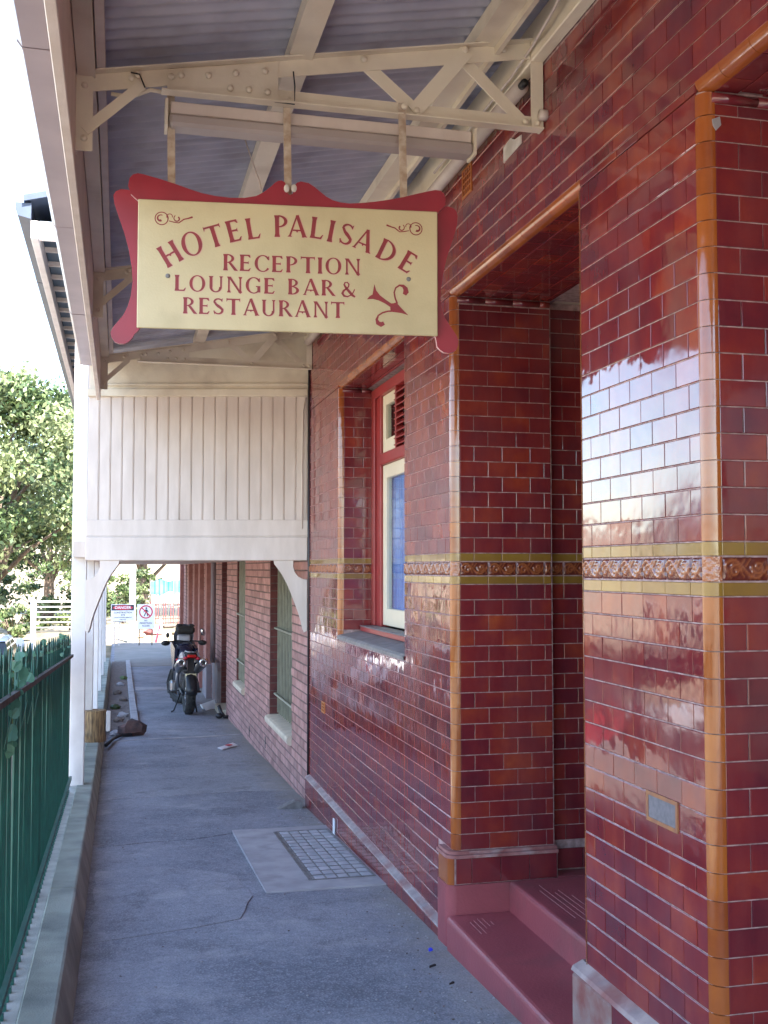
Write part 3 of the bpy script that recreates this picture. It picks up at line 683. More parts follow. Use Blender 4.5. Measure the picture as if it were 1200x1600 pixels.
pf = hp(m, 'wall_plate', mat('plate_frame', (.34, .14, .05), (.25, .10, .05), 30, .5)); hp(MB().box(WX-.002, WX+.003, plate[0]-.006, plate[1]+.006, plate[2]+.006, plate[3]-.006), 'plate_face', metalplateM)
# chips in the corner tile
chip = MB(); chip.prism([(0, 0), (.03, .01), (.035, -.015), (.015, -.032), (.003, -.018)], 0, .004, 'xz'); hp(MB().add([(WX+.030+x*.8, YA-.004+y, 2.905+z) for x, y, z in chip.v], chip.f), 'glaze_chip', concM)

# ---- window of the hotel
win = hp(MB().box(1.93, 1.95, YD, YE, 1.06, 1.12), 'window', frameredM)
def wp(mb, name, m, **k): mb.v = [(x-HO.x, y-HO.y, z) for x, y, z in mb.v]; o = mb.obj(name, m, win, **k); return o
XF = 1.885
m = MB(); m.box(XF, XF+.09, YE-.095, YE-.001, 1.165, 2.972, b=.006); m.box(XF+.02, XF+.10, YE-.21, YE-.097, 1.165, 2.90, b=.005); m.box(XF+.012, XF+.09, YE-.26, YE-.212, 1.165, 2.90, b=.005); wp(m, 'jamb_frame', frameredM)
m = MB(); m.box(XF, XF+.09, YD+.001, YD+.095, 1.165, 2.972, b=.006); wp(m, 'jamb_frame', frameredM)
m = MB(); m.box(XF-.001, XF+.09, YD+.096, YE-.096, 2.895, 2.973, b=.006); wp(m, 'head_frame', frameredM)
m = MB(); m.box(XF+.001, XF+.09, YD+.097, YE-.262, 2.37, 2.455, b=.008); wp(m, 'transom', frameredM)
def sash(y0, y1, z0, z1, t, name='sash', mm=framecreamM, x=XF+.03):
    m = MB(); m.box(x, x+.045, y0, y0+t, z0, z1, b=.004); m.box(x, x+.045, y1-t, y1, z0, z1, b=.004); m.box(x+.001, x+.044, y0+t, y1-t, z0, z0+t*1.25, b=.004); m.box(x+.001, x+.044, y0+t, y1-t, z1-t, z1, b=.004)
    wp(m, name, mm); wp(MB().box(x+.02, x+.023, y0+t*.9, y1-t*.9, z0+t, z1-t*.8), 'pane', glassM)
sash(YD+.1, YE-.265, 1.18, 2.368, .10)
sash(7.40, YE-.265, 2.46, 2.893, .08)
m = MB(); m.box(XF+.01, XF+.06, 7.36, 7.398, 2.457, 2.893); wp(m, 'mullion', frameredM)
for k in range(9):
    zz = 2.49+.046*k; M = Matrix.Translation((XF+.02, 6.8, zz)) @ Matrix.Rotation(R(-38), 4, 'Y')
    wp(MB().box(-.035, .035, -.56, .558, -.004, .004, M=M), 'louvre_slat', frameredM)
wp(MB().box(XF+.092, XF+.10, YD+.1, YE-.26, 2.46, 2.89), 'upper_backing', darkM)
cur = MB(); cur.grid(lambda u, v: (XF+.078+.010*math.sin(u*55), lerp(YD+.1, YE-.3, u), lerp(1.2, 2.36, v)), 90, 4); wp(cur, 'curtain', curtainM, smooth=True)
wp(MB().box(XF+.16, XF+.18, YD, YE, 1.1, 2.98), 'dark_room', darkM)
wp(MB().box(1.79, 1.93, YD+.001, YE-.045, 1.125, 1.160, b=.004), 'inner_sill', frameredM)
wp(MB().box(1.786, 1.925, YD+.001, YE-.04, 1.1605, 1.166), 'sill_top', sillgreyM)
m = MB(); m.add([(WX-.006, YD-.0, 1.062), (WX-.006, YE+.02, 1.062), (WX-.008, YE+.02, 1.082), (WX-.008, YD, 1.082), (WX+.01, YE+.02, 1.095), (WX+.01, YD, 1.095), (1.80, YE-.001, 1.122), (1.80, YD, 1.122)], [(0, 1, 2, 3), (3, 2, 4, 5), (5, 4, 6, 7)]); wp(m, 'outer_sill', sillgreyM)

# downpipe at the end of the tiled wall
dp = tag(MB().tube([(1.628, 9.415, gz(9.4)+.03), (1.628, 9.415, 3.6)], .012, 10).obj('downpipe', blackM, smooth=True), 'thin black downpipe in the angle where the tiled wall ends', 'pipe')
ra = MB(); ra.prism([(1.34, gz(9.5)+.004), (1.56, gz(9.5)+.004), (1.56, gz(9.5)+.07), (1.50, gz(9.5)+.075)], 9.30, .1, 'xz')
tag(ra.obj('drain_shoe', ironM), 'small dark wedge at the foot of the black downpipe', 'drain')

# ================================================================== AWNING over the path
AW = empty('awning', (.7, 4, 3.5), 'cream steel truss awning with corrugated iron roof fixed to the tiled wall', 'awning')
AO = Vector((.7, 4, 3.5))
def ap(mb, name, mats, parent=None, **k): mb.v = [tuple(Vector(p)-AO) for p in mb.v]; return mb.obj(name, mats, parent or AW, **k)
def rz_(x): return 3.41+.187*x          # top of the truss chord
sheet_me = None
for k in range(16):
    y0 = -2.7+.76*k; m = MB()
    def fn(u, v):
        x = lerp(-.30, 1.60, v); y = y0+.79*u
        return (x, y, rz_(x)+.082+.0085*math.sin(2*math.pi*(y/.076))+(.002 if k % 2 else 0))
    m.grid(fn, 84, 1); ap(m, 'roof_sheet', sheetM, smooth=True)
m = MB(); m.prism([(-.34, rz_(-.34)+.10), (1.655, rz_(1.655)+.10), (1.655, rz_(1.655)+.108), (-.34, rz_(-.34)+.108)], 9.2, .86, 'xz'); ap(m, 'end_sun_cover', sheetM)  # added sheet over the gap, keeps sun off the boarded end wall
m = MB(); m.box(.60, .69, -2.6, 9.42, rz_(.64)+.003, rz_(.64)+.066); ap(m, 'purlin', creamM)
m = MB(); m.box(1.335, 1.425, -2.6, 9.42, rz_(1.38)+.003, rz_(1.38)+.066); m.box(1.426, 1.445, -2.6, 9.42, rz_(1.4)-.03, rz_(1.38)+.064); ap(m, 'purlin', creamM)
m = MB(); m.box(1.575, 1.629, -2.6, 9.40, 3.625, 3.78, b=.004); ap(m, 'wall_plate', creamM)
m = MB(); m.box(-.168, -.105, -2.6, 9.43, 3.375, 3.44); ap(m, 'edge_beam', creamM)
m = MB(); m.box(-.100, -.070, -2.6, 9.43, 3.40, 3.455); ap(m, 'sheet_batten', cream2M)
m = MB(); m.box(-.204, -.171, -2.7, 9.47, 3.035, 3.44, b=.003); ap(m, 'fascia_board', cream2M)
for k in range(6):   # gutter in lengths, lapped at the joints
    y0 = -2.7+1.95*k+(.55 if k else 0); y1 = min(-2.7+1.95*(k+1)+.55, 9.5)
    if y1 <= y0: continue
    pr = [(-.352, 3.45), (-.352, 3.36), (-.335, 3.338), (-.245, 3.338), (-.240, 3.345), (-.240, 3.45), (-.245, 3.45), (-.246, 3.348), (-.333, 3.346), (-.345, 3.364), (-.345, 3.45)]
    e = .0015*(k % 2); m = MB(); m.prism([(x, z-e) for x, z in pr], y0, y1-y0, 'xz'); m.prism([(x-.002, z-.003) for x, z in pr], y0, .012, 'xz'); ap(m, 'gutter', gutM)
m = MB(); m.box(-.352, -.240, 9.5, 9.506, 3.338, 3.45); ap(m, 'gutter_end', gutM)
m = MB(); m.box(-.2395, -.2045, -2.7, 9.47, 3.44, 3.452); ap(m, 'gutter_flashing', cream2M)
def rivet(T, x, y, z, r=.013):
    ap(MB().lathe([(r, 0), (r*.93, .004), (r*.6, .008), (0.0005, .0095)], (x, y, z), (0, -1, 0), 8), 'rivet', creamM, T, smooth=True)
for Y0 in (3.97, 6.63, 9.30):
    ya, yb = Y0-.006, Y0
    ch = MB(); ch.prism([(-.165, rz_(-.165)-.062), (1.60, rz_(1.6)-.062), (1.60, rz_(1.6)), (-.165, rz_(-.165))], ya, .006)
    ch.prism([(-.165, rz_(-.165)-.0001), (1.60, rz_(1.6)-.0001), (1.60, rz_(1.6)+.006), (-.165, rz_(-.165)+.006)], ya-.034, .075)
    T = ap(ch, 'truss', creamM); 
    T_off = T
    def tp(mb, name, m=creamM):
        return ap(mb, name, m, T)
    b = MB(); b.prism([(.14, 3.352), (1.60, 3.352), (1.60, 3.408), (.50, 3.408)], ya+.0065, .006); b.prism([(.13, 3.346), (1.62, 3.346), (1.62, 3.352), (.13, 3.352)], ya-.034, .05); tp(b, 'bottom_chord')
    b = MB(); b.prism([(.15, 3.351), (.56, 3.353), (.56, 3.505), (.15, rz_(.15)-.005)], ya-.0075, .007); tp(b, 'gusset_plate')
    def bar(x0, z0, x1, z1, wd, yy, name='diagonal_bar'):
        d = Vector((x1-x0, 0, z1-z0)).normalized(); n = Vector((-d.z, 0, d.x))*wd/2
        pl = [(x0+n.x, z0+n.z), (x1+n.x, z1+n.z), (x1-n.x, z1-n.z), (x0-n.x, z0-n.z)]; b = MB(); b.prism(pl, yy, .006); tp(b, name)
    bar(.90, 3.545, 1.10, 3.385, .05, ya+.007); bar(1.09, 3.37, 1.305, 3.635, .058, ya-.0135); bar(1.29, 3.62, 1.55, 3.385, .048, ya+.014)
    b = MB(); b.box(1.575, 1.626, ya-.012, ya-.006, 3.352, 3.71); b.box(1.62, 1.6275, ya-.005, yb+.03, 3.352, 3.71); tp(b, 'end_plate')
    b = MB(); b.box(-.172, -.112, ya-.014, ya-.007, 3.10, rz_(-.14)-.004); b.box(-.172, -.166, ya-.006, yb+.03, 3.10, rz_(-.14)-.03); tp(b, 'edge_bracket')
    bar(-.14, 3.17, .06, 3.36, .038, ya-.022, 'knee_brace')
    for x, z in [(-.142, 3.34), (-.142, 3.145), (.02, 3.385), (.045, 3.40), (.165, 3.405), (.20, 3.415), (.30, 3.425), (.40, 3.445), (.51, 3.465), (.38, 3.385), (.45, 3.387), (.52, 3.385)]: rivet(T, x, ya-.014, z)
    for x, z in [(.89, 3.555), (1.10, 3.375), (1.30, 3.64), (1.46, 3.66), (1.55, 3.375), (1.60, 3.375), (1.60, 3.69)]: rivet(T, x, ya-.0135, z, .014)
m = MB(); m.tube([(1.632, 3.93, 3.40), (1.60, 3.93, 3.40)], .022, 10); ap(m, 'anchor_bolt', cream2M, smooth=True)
# cable and tape round the truss
cb = MB(); cb.tube([(.47+.3*0, 3.95, 3.352), (.62, 3.94, 3.345), (.62, 3.935, 3.41), (.615, 3.94, 3.47)], .003, 6)
tag(cb.obj('cable_tie', blackM), 'thin black tie looped round the bottom chord of the front truss', 'cable')
cb = MB(); cb.tube([(.02, 3.94, 3.40), (.05, 3.925, 3.39), (.07, 3.93, 3.345)], .003, 6)
tag(cb.obj('cable_tie', blackM), 'short black tie on the knee brace at the left end of the front truss', 'cable')
cb = MB(); cb.tube([(-.05, 3.99, 3.335), (.02, 3.99, 3.33), (.09, 3.98, 3.36), (.16, 3.98, 3.355)], .008, 8)
tag(cb.obj('conduit', creamM, smooth=True), 'short cream conduit bending up to the front truss', 'conduit')
cb = MB(); cb.tube([(.50, 4.6, 3.48), (.512, 4.4, 3.3), (.535, 4.30, 3.17), (.555, 4.28, 3.05)], .003, 6)
tag(cb.obj('cord', cream2M), 'thin loose cord hanging behind the hanging sign', 'cord')
tu = MB(); tu.tube([(1.575, 4.06, 3.57), (1.575, 9.2, 3.57)], .032, 12)
tb = tag(tu.obj('pipe', cream2M, smooth=True), 'thick cream pipe running along the top of the tiled wall', 'pipe')
MB().tube([(1.575, 4.02, 3.57), (1.575, 4.058, 3.57)], .016, 10).obj('end_cap', blackM, tb, smooth=True)
wi = MB(); wi.tube([(1.50, 3.4, 3.67), (1.53, 3.6, 3.66), (1.535, 3.75, 3.64), (1.56, 3.9, 3.66), (1.545, 4.1, 3.62), (1.55, 4.5, 3.63), (1.54, 5.2, 3.62)], .006, 6)
tag(wi.obj('electric_cable', cream2M, smooth=True), 'painted electric cable straggling along the awning wall plate', 'cable')

# fluorescent batten light under the front truss
bl = empty('batten_light', (.75, 4.03, 3.3), 'long cream fluorescent light batten under the front truss', 'light')
MB().box(-.585, .59, -.03, .03, -.01, .036, b=.003).obj('housing', cream2M, bl)
MB().box(-.59, .595, -.045, .045, -.06, -.0105, b=.012).obj('diffuser', mat('dusty_diffuser', (.42, .36, .32), (.36, .30, .27), 3, .4), bl)
for sx in (-1, 1): MB().box(sx*.6-.005, sx*.6+.005, -.048, .048, -.063, .038).obj('end_cap', creamM, bl)

# ================================================================== HANGING SIGN
SA = -math.atan(.112)
sg = empty('hanging_sign', (.62, 3.93, 0), 'cream hotel sign with scrolled red frame hanging from the front truss', 'sign', rot=(0, 0, SA))
def sp(mb, name, m, parent=None, **k): return mb.obj(name, m, parent or sg, **k)
TOPO = [(-0.574, 2.949), (-0.600, 2.972), (-0.609, 3.001), (-0.604, 3.031), (-0.592, 3.044), (-0.575, 3.050), (-0.552, 3.046), (-0.495, 3.032), (-0.436, 3.015), (-.39, 3.0), (-0.343, 2.986), (-.29, 2.977), (-0.237, 2.973), (-.185, 2.975), (-0.143, 2.984), (-.118, 2.998), (-0.096, 3.015), (-0.072, 3.038), (-0.060, 3.046), (-0.047, 3.047), (-.036, 3.04), (-0.031, 3.028), (-0.025, 2.998), (-.016, 2.993), (-0.007, 2.999), (-0.001, 3.03), (.010, 3.042), (0.023, 3.047), (0.053, 3.042), (.075, 3.028), (0.095, 3.012), (.118, 2.994), (0.143, 2.981), (.17, 2.974), (0.204, 2.971), (.25, 2.975), (0.301, 2.982), (.355, 2.992), (0.411, 3.005), (.46, 3.019), (0.509, 3.032), (0.535, 3.038), (.555, 3.036), (0.568, 3.025), (.574, 3.005), (0.573, 2.982), (0.542, 2.946), (.5, 2.93), (-.5, 2.93)]
LEFTO = [(-.55, 2.50), (-.55, 2.93), (-0.571, 2.953), (-0.588, 2.984), (-.612, 2.993), (-0.638, 2.994), (-.656, 2.985), (-0.664, 2.969), (-0.660, 2.939), (-.642, 2.885), (-0.624, 2.834), (-.606, 2.77), (-0.595, 2.705), (-.591, 2.65), (-0.597, 2.598), (-.607, 2.56), (-0.623, 2.526), (-.642, 2.502), (-0.660, 2.478), (-.668, 2.460), (-0.664, 2.443), (-.653, 2.427), (-0.636, 2.420), (-.618, 2.42), (-0.602, 2.428), (-.590, 2.441), (-0.582, 2.457), (-.570, 2.468)]
RIGHTO = [(.52, 2.93), (0.540, 2.949), (0.564, 2.978), (.586, 2.983), (0.608, 2.977), (.620, 2.965), (0.624, 2.947), (.622, 2.917), (0.614, 2.885), (.598, 2.835), (0.582, 2.785), (.567, 2.72), (0.558, 2.661), (.557, 2.615), (0.564, 2.575), (.572, 2.556), (0.582, 2.539), (.600, 2.512), (0.618, 2.485), (.625, 2.466), (0.624, 2.448), (.618, 2.431), (0.606, 2.421), (.588, 2.416), (0.569, 2.419), (.555, 2.428), (0.544, 2.440), (0.538, 2.476), (.52, 2.50)]
edgeM = mat('lit_cut_edge', (.62, .50, .48), (.45, .2, .2), 30, .7)  # light on the boards' thickness put into a pale edge colour
def board(poly, y0, th, name):
    n = len(poly); b = MB(); b.add([(x, y0, z) for x, z in poly]+[(x, y0+th, z) for x, z in poly], [tuple(range(n)), tuple(range(2*n-1, n-1, -1))], 0)
    b.add([(x, y0+.0001, z) for x, z in poly]+[(x, y0+th-.0001, z) for x, z in poly], [(i, n+i, n+(i+1) % n, (i+1) % n) for i in range(n)], 1)
    return sp(b, name, [signredM, edgeM])
board(TOPO, .001, .018, 'crest_board'); board(LEFTO, .020, .018, 'scroll_board'); board(RIGHTO, .020, .018, 'scroll_board')
panel = sp(MB().box(-.571, .540, -.012, 0, 2.474, 2.950, b=.0025), 'sign_panel', signM)
sp(MB().box(-.56, .53, .039, .052, 2.49, 2.94), 'back_panel', signM)
for x in (-.462, .429): sp(MB().lathe([(.009, 0), (.007, .004), (.0005, .005)], (x, -.012, 2.668 if x < 0 else 2.687), (0, -1, 0), 10), 'screw', ironM, panel)
for x, y in ((-.458, .05), (-.025, .05), (.417, .05)):
    M = Matrix.Translation((x, y, 3.155)) @ Matrix.Rotation(R(-1.0), 4, 'Y'); sp(MB().box(-.014, .014, -.003, .003, -.30, .235, M=M), 'hanger_bar', rustM)
for x in (-.458, -.025, .417): sp(MB().lathe([(.013, 0), (.012, .006), (.0005, .010)], (x+.005, .044, 3.375), (0, -1, 0), 8), 'bolt', creamM)
for x, z in ((-.030, 3.018), (-.002, 3.020)): sp(MB().ball((x, .0015, z), .011, .0035, .016, 8), 'peeled_patch', whitegroutM)

# lettering: flared roman capitals built from strokes, flat print on the panel
def stem(x, w_=.185, y0=0, y1=1, f=.035): return [(x-f, y0), (x+w_+f, y0), (x+w_, y0+.16), (x+w_, y1-.16), (x+w_+f, y1), (x-f, y1), (x, y1-.16), (x, y0+.16)]
def tstem(x, w_=.09): return stem(x, w_, f=.06)
def line(x0, y0, x1, y1, w0, w1=None):
    w1 = w1 or w0; d = Vector((x1-x0, y1-y0)).normalized(); n = Vector((-d.y, d.x))
    return [(x0+n.x*w0/2, y0+n.y*w0/2), (x0-n.x*w0/2, y0-n.y*w0/2), (x1-n.x*w1/2, y1-n.y*w1/2), (x1+n.x*w1/2, y1+n.y*w1/2)]
def arc(cx, cy, rx, ry, a0, a1, tk=.17, tn=.07, n=18):
    o, i_ = [], []
    for k in range(n+1):
        a = R(lerp(a0, a1, k/n)); c, s_ = math.cos(a), math.sin(a); t = tn+(tk-tn)*abs(c)**1.5
        o.append((cx+rx*c, cy+ry*s_)); i_.append((cx+(rx-t)*c, cy+(ry-t*.8)*s_))
    return ('strip', o, i_)
def spine(pts, ws):
    o, i_ = [], []
    for k, p in enumerate(pts):
        a = Vector(pts[max(k-1, 0)]); b = Vector(pts[min(k+1, len(pts)-1)]); d = (b-a).normalized(); n = Vector((-d.y, d.x))*ws[k]/2
        o.append((p[0]+n.x, p[1]+n.y)); i_.append((p[0]-n.x, p[1]-n.y))
    return ('strip', o, i_)
def barh(x0, x1, y, t=.08, fl=1):   # horizontal arm with a flared right end
    return [(x0, y-t/2), (x1-.04, y-t/2), (x1, y-t/2-.05*(fl <= 0)), (x1+.02, y+t/2+.05*(fl >= 0)), (x1-.05, y+t/2), (x0, y+t/2)]
def S_():
    P = []; W = []
    for k in range(13): a = R(lerp(35, 270, k/12)); P.append((.30+.225*math.cos(a), .745+.22*math.sin(a))); W.append(.075+.1*max(0, -math.cos(a))*.4)
    P = P[:10]; W = W[:10]
    Q = []; V = []
    for k in range(13): a = R(lerp(90, -150, k/12)); Q.append((.30+.24*math.cos(a), .265+.225*math.sin(a))); V.append(.075+.1*max(0, math.cos(a))*.6)
    P = P[:8]+[(.20, .60), (.30, .52), (.41, .43)]+Q[4:]; W = W[:8]+[.13, .165, .15]+V[4:]
    return spine(P, W)
GL = {
 'H': (.80, [stem(.02), stem(.60), [(.17, .46), (.33, .46), (.385, .40), (.44, .46), (.62, .46), (.62, .54), (.44, .54), (.385, .52), (.33, .54), (.17, .54)]]),
 'O': (.90, [arc(.45, .5, .43, .52, 0, 360, .17, .07, 32)]),
 'T': (.76, [stem(.30), [(.0, .80), (.06, .92), (.70, .92), (.76, .80), (.76, 1.03), (.70, 1.0), (.06, 1.0), (.0, 1.03)]]),
 'E': (.60, [stem(.02), [(.15, 0), (.50, 0), (.58, .18), (.53, .18), (.44, .08), (.15, .08)], [(.15, .47), (.42, .47), (.46, .42), (.46, .62), (.42, .55), (.15, .55)], [(.15, .92), (.42, .92), (.51, .83), (.56, .83), (.52, 1.0), (.15, 1.0)]]),
 'L': (.60, [stem(.02), [(.15, 0), (.52, 0), (.60, .22), (.55, .2), (.46, .08), (.15, .08)]]),
 'P': (.62, [stem(.02), arc(.17, .725, .42, .285, -90, 90, .15, .07)]),
 'R': (.72, [stem(.02), arc(.17, .735, .40, .275, -90, 90, .15, .07), [(.26, .47), (.40, .50), (.78, -.02), (.58, 0)]]),
 'B': (.64, [stem(.02), arc(.17, .75, .36, .255, -90, 90, .14, .07), arc(.17, .265, .43, .275, -90, 90, .16, .07)]),
 'D': (.84, [stem(.02), arc(.17, .5, .62, .51, -90, 90, .17, .07, 22)]),
 'I': (.24, [stem(.03)]),
 'A': (.90, [line(.10, .0, .44, 1.04, .085, .07), line(.80, .0, .44, 1.04, .18, .15), [(.24, .28), (.40, .28), (.45, .20), (.50, .28), (.64, .28), (.62, .35), (.26, .35)], [(.0, 0), (.22, 0), (.16, .06), (.06, .06)], [(.66, 0), (.94, 0), (.88, .06), (.72, .06)]]),
 'S': (.60, [S_(), [(.47, .80), (.53, .80), (.54, 1.0), (.49, .96)], [(.03, .22), (.09, .0), (.12, .05), (.10, .24)]]),
 'C': (.80, [arc(.46, .5, .44, .52, 38, 322, .17, .07, 24), [(.72, .72), (.80, .72), (.79, .98), (.74, .92)]]),
 'G': (.88, [arc(.46, .5, .44, .52, 38, 322, .17, .07, 24), [(.72, .72), (.80, .72), (.79, .98), (.74, .92)], [(.66, .06), (.82, .06), (.82, .46), (.58, .46), (.58, .40), (.66, .40)]]),
 'N': (.86, [tstem(.08), tstem(.70), [(.0, 1.0), (.22, 1.0), (.79, .02), (.79, -.06), (.70, -.04), (.12, .92)]]),
 'U': (.82, [stem(.03, .16, .32, 1, .03)[:0] or [(.05, .3), (.21, .3), (.21, .9), (.26, 1.0), (.0, 1.0), (.05, .9)], [(.63, .3), (.72, .3), (.72, .9), (.78, 1.0), (.57, 1.0), (.63, .9)], arc(.385, .32, .335, .34, 180, 360, .15, .08)]),
 '&': (.86, [spine([(.82, .50), (.74, .30), (.60, .12), (.40, .01), (.20, .05), (.10, .22), (.18, .40), (.34, .52), (.46, .66), (.48, .82), (.38, .95), (.25, .92), (.20, .78), (.30, .60), (.50, .34), (.68, .12), (.84, .0)], [.06, .06, .07, .09, .13, .15, .13, .09, .08, .09, .07, .08, .10, .14, .16, .16, .10])]),
}
ldep = -.0123
def glyph(ch, base, top, wscale=1.0, parent=None, m=(letterM, pinkM), name='letter'):
    """place a glyph: base and top are the middle of its foot and head on the panel (x, z)"""
    w_, strokes = GL[ch]; b = Vector(base); h = Vector(top)-b; e = Vector((h.y, -h.x))*wscale
    mb = MB()
    for mi, off, dd in ((1, (.020, -.028), 0), (1, (.035, .012), .00012), (0, (0, 0), .0003)):
        for si, st in enumerate(strokes):
            y = ldep-dd-.00004*si
            f = lambda p: (b.x+e.x*(p[0]-w_/2+off[0])+h.x*(p[1]+off[1]), y, b.y+e.y*(p[0]-w_/2+off[0])+h.y*(p[1]+off[1]))
            if st[0] == 'strip':
                o, i_ = st[1], st[2]; n = len(o); mb.add([f(p) for p in o]+[f(p) for p in i_], [(k, k+1, n+k+1, n+k) for k in range(n-1)], mi)
            else: mb.add([f(p) for p in st], [tuple(range(len(st)))], mi)
    return sp(mb, name, list(m), parent or panel)
for ch, a, b in [('H', (-0.433, 2.714), (-0.476, 2.785)), ('O', (-0.366, 2.748), (-0.387, 2.833)), ('T', (-0.283, 2.783), (-0.308, 2.86)), ('E', (-0.213, 2.806), (-0.234, 2.884)), ('L', (-0.146, 2.818), (-0.160, 2.896)),
                 ('P', (-0.048, 2.829), (-0.050, 2.91)), ('A', (0.009, 2.831), (0.010, 2.910)), ('L', (0.081, 2.828), (0.090, 2.908)), ('I', (0.129, 2.818), (0.144, 2.899)), ('S', (0.184, 2.810), (0.204, 2.888)),
                 ('A', (0.247, 2.791), (0.275, 2.866)), ('D', (0.333, 2.753), (0.367, 2.826)), ('E', (0.408, 2.717), (0.448, 2.786))]: glyph(ch, a, b)
def textline(txt, x0, x1, zb, zt, slope=0):
    ws = [.40 if c == ' ' else GL[c][0] for c in txt]; gap = .16; tot = sum(ws)+gap*(len(txt)-1); h = zt-zb; k = (x1-x0)/(tot*h); x = x0
    for c, w_ in zip(txt, ws):
        cx = x+w_*h*k/2
        if c != ' ': glyph(c, (cx, zb+slope*(cx-x0)), (cx, zt+slope*(cx-x0)), wscale=min(k, 1.25))
        x += (w_+gap)*h*k
textline('RECEPTION', -.261, .246, 2.696, 2.757); textline('LOUNGE BAR', -.436, .150, 2.614, 2.673); glyph('&', (.200, 2.612), (.200, 2.670), wscale=1.1)
textline('RESTAURANT', -.405, .186, 2.531, 2.591)
# painted scrolls and flourish
def flat(polys, name='scroll_ornament'):
    mb = MB()
    for si, st in enumerate(polys):
        f = lambda p: (p[0], ldep-.0003-.00004*si, p[1])
        if st[0] == 'strip':
            o, i_ = st[1], st[2]; n = len(o); mb.add([f(p) for p in o]+[f(p) for p in i_], [(k, k+1, n+k+1, n+k) for k in range(n-1)])
        else: mb.add([f(p) for p in st], [tuple(range(len(st)))])
    return sp(mb, name, letterM, panel)
def curl(cx, cz, r, a0, a1, w0, w1, dr=.35, n=20):
    P = []; W = []
    for k in range(n+1):
        t = k/n; a = R(lerp(a0, a1, t)); rr = r*lerp(1, dr, t); P.append((cx+rr*math.cos(a), cz+rr*math.sin(a))); W.append(lerp(w0, w1, t))
    return spine(P, W)
for sx, cx in ((1, -.486), (-1, .457)):
    fl = lambda a: a if sx > 0 else 180-a; X = lambda d: cx+sx*d
    flat([curl(cx, 2.880, .024, fl(0), fl(400), .0035, .004, .95, 28), curl(X(-.004), 2.880, .014, fl(60), fl(300), .003, .009, .5, 14), curl(X(.03), 2.888, .012, fl(200), fl(-20), .003, .003, .7, 12),
          curl(X(.056), 2.882, .013, fl(120), fl(420), .003, .006, .5, 18), spine([(X(.026), 2.872), (X(.045), 2.868), (X(.062), 2.866), (X(.080), 2.880), (X(.095), 2.884), (X(.112), 2.890)], [.003, .004, .004, .005, .005, .007])], 'scroll_ornament')
flat([[(.299, 2.664), (.306, 2.640), (.320, 2.622), (.345, 2.604), (.367, 2.590), (.358, 2.579), (.338, 2.592), (.315, 2.602), (.293, 2.607), (.271, 2.605), (.282, 2.618), (.292, 2.624)],
      [(.358, 2.592), (.370, 2.593), (.382, 2.597), (.400, 2.577), (.428, 2.549), (.400, 2.557), (.368, 2.560), (.360, 2.567)],
      spine([(.386, 2.592), (.378, 2.612), (.374, 2.634), (.380, 2.652), (.394, 2.662), (.408, 2.660), (.417, 2.650), (.419, 2.638), (.413, 2.627)], [.007, .006, .006, .006, .007, .012, .018, .021, .014]),
      spine([(.372, 2.564), (.350, 2.562), (.330, 2.556), (.314, 2.545), (.308, 2.530), (.312, 2.517), (.324, 2.511), (.336, 2.517)], [.006, .006, .006, .006, .010, .016, .019, .014])], 'flourish')

# ================================================================== FENCE
fn_ = empty('picket_fence', (-.415, 5, -.25), 'dark green iron picket fence with pointed tips on the concrete ledge', 'fence'); FO = Vector((-.415, 5, -.25))
pk = MB(); pk.tube([(0, 0, 0), (0, 0, 1.30)], .0095, 6); pk.tube([(0, 0, 1.30), (0, 0, 1.325), (0, 0, 1.345), (0, 0, 1.395)], [.0105, .017, .013, .001], 6, flat=.5)
pk.box(-.0165, .0165, -.012, .012, 0.0, .03)
pme = pk.mesh('picket', greenM, True); pme.set_sharp_from_angle(angle=R(40))
y = .6
while y < 14.0:
    if not 10.02 < y < 10.42 and not 13.35 < y < 13.62:
        place('picket', pme, fn_, M=Matrix.Translation(Vector((-.415, y, gz(y)+.125))-FO) @ Matrix.Rotation(random.gauss(0, .006), 4, 'X') @ Matrix.Rotation(random.gauss(0, .004), 4, 'Y'))
    y += .104
for y0, y1 in ((.5, 10.0), (10.42, 13.3)):
    for dz, wd, hh, mm in ((1.315, .014, .024, railM), (.24, .011, .03, greenM)):
        m = MB(); x0, x1 = -.415+.011, -.415+.011+.022
        m.add([(x, yy, gz(yy)+dz+dh) for yy in (y0, y1) for x, dh in ((x0, 0), (x1, 0), (x1, hh), (x0, hh))], [(0, 1, 5, 4), (1, 2, 6, 5), (2, 3, 7, 6), (3, 0, 4, 7), (3, 2, 1, 0), (4, 5, 6, 7)])
        m.v = [tuple(Vector(v)-FO) for v in m.v]; m.obj('rail', mm, fn_)
for y0 in (2.1, 6.2): 
    m = MB(); m.box(-.45, -.43, y0, y0+.05, gz(y0)+.12, gz(y0)+1.45); m.v = [tuple(Vector(v)-FO) for v in m.v]; m.obj('fence_post', greenM, fn_)

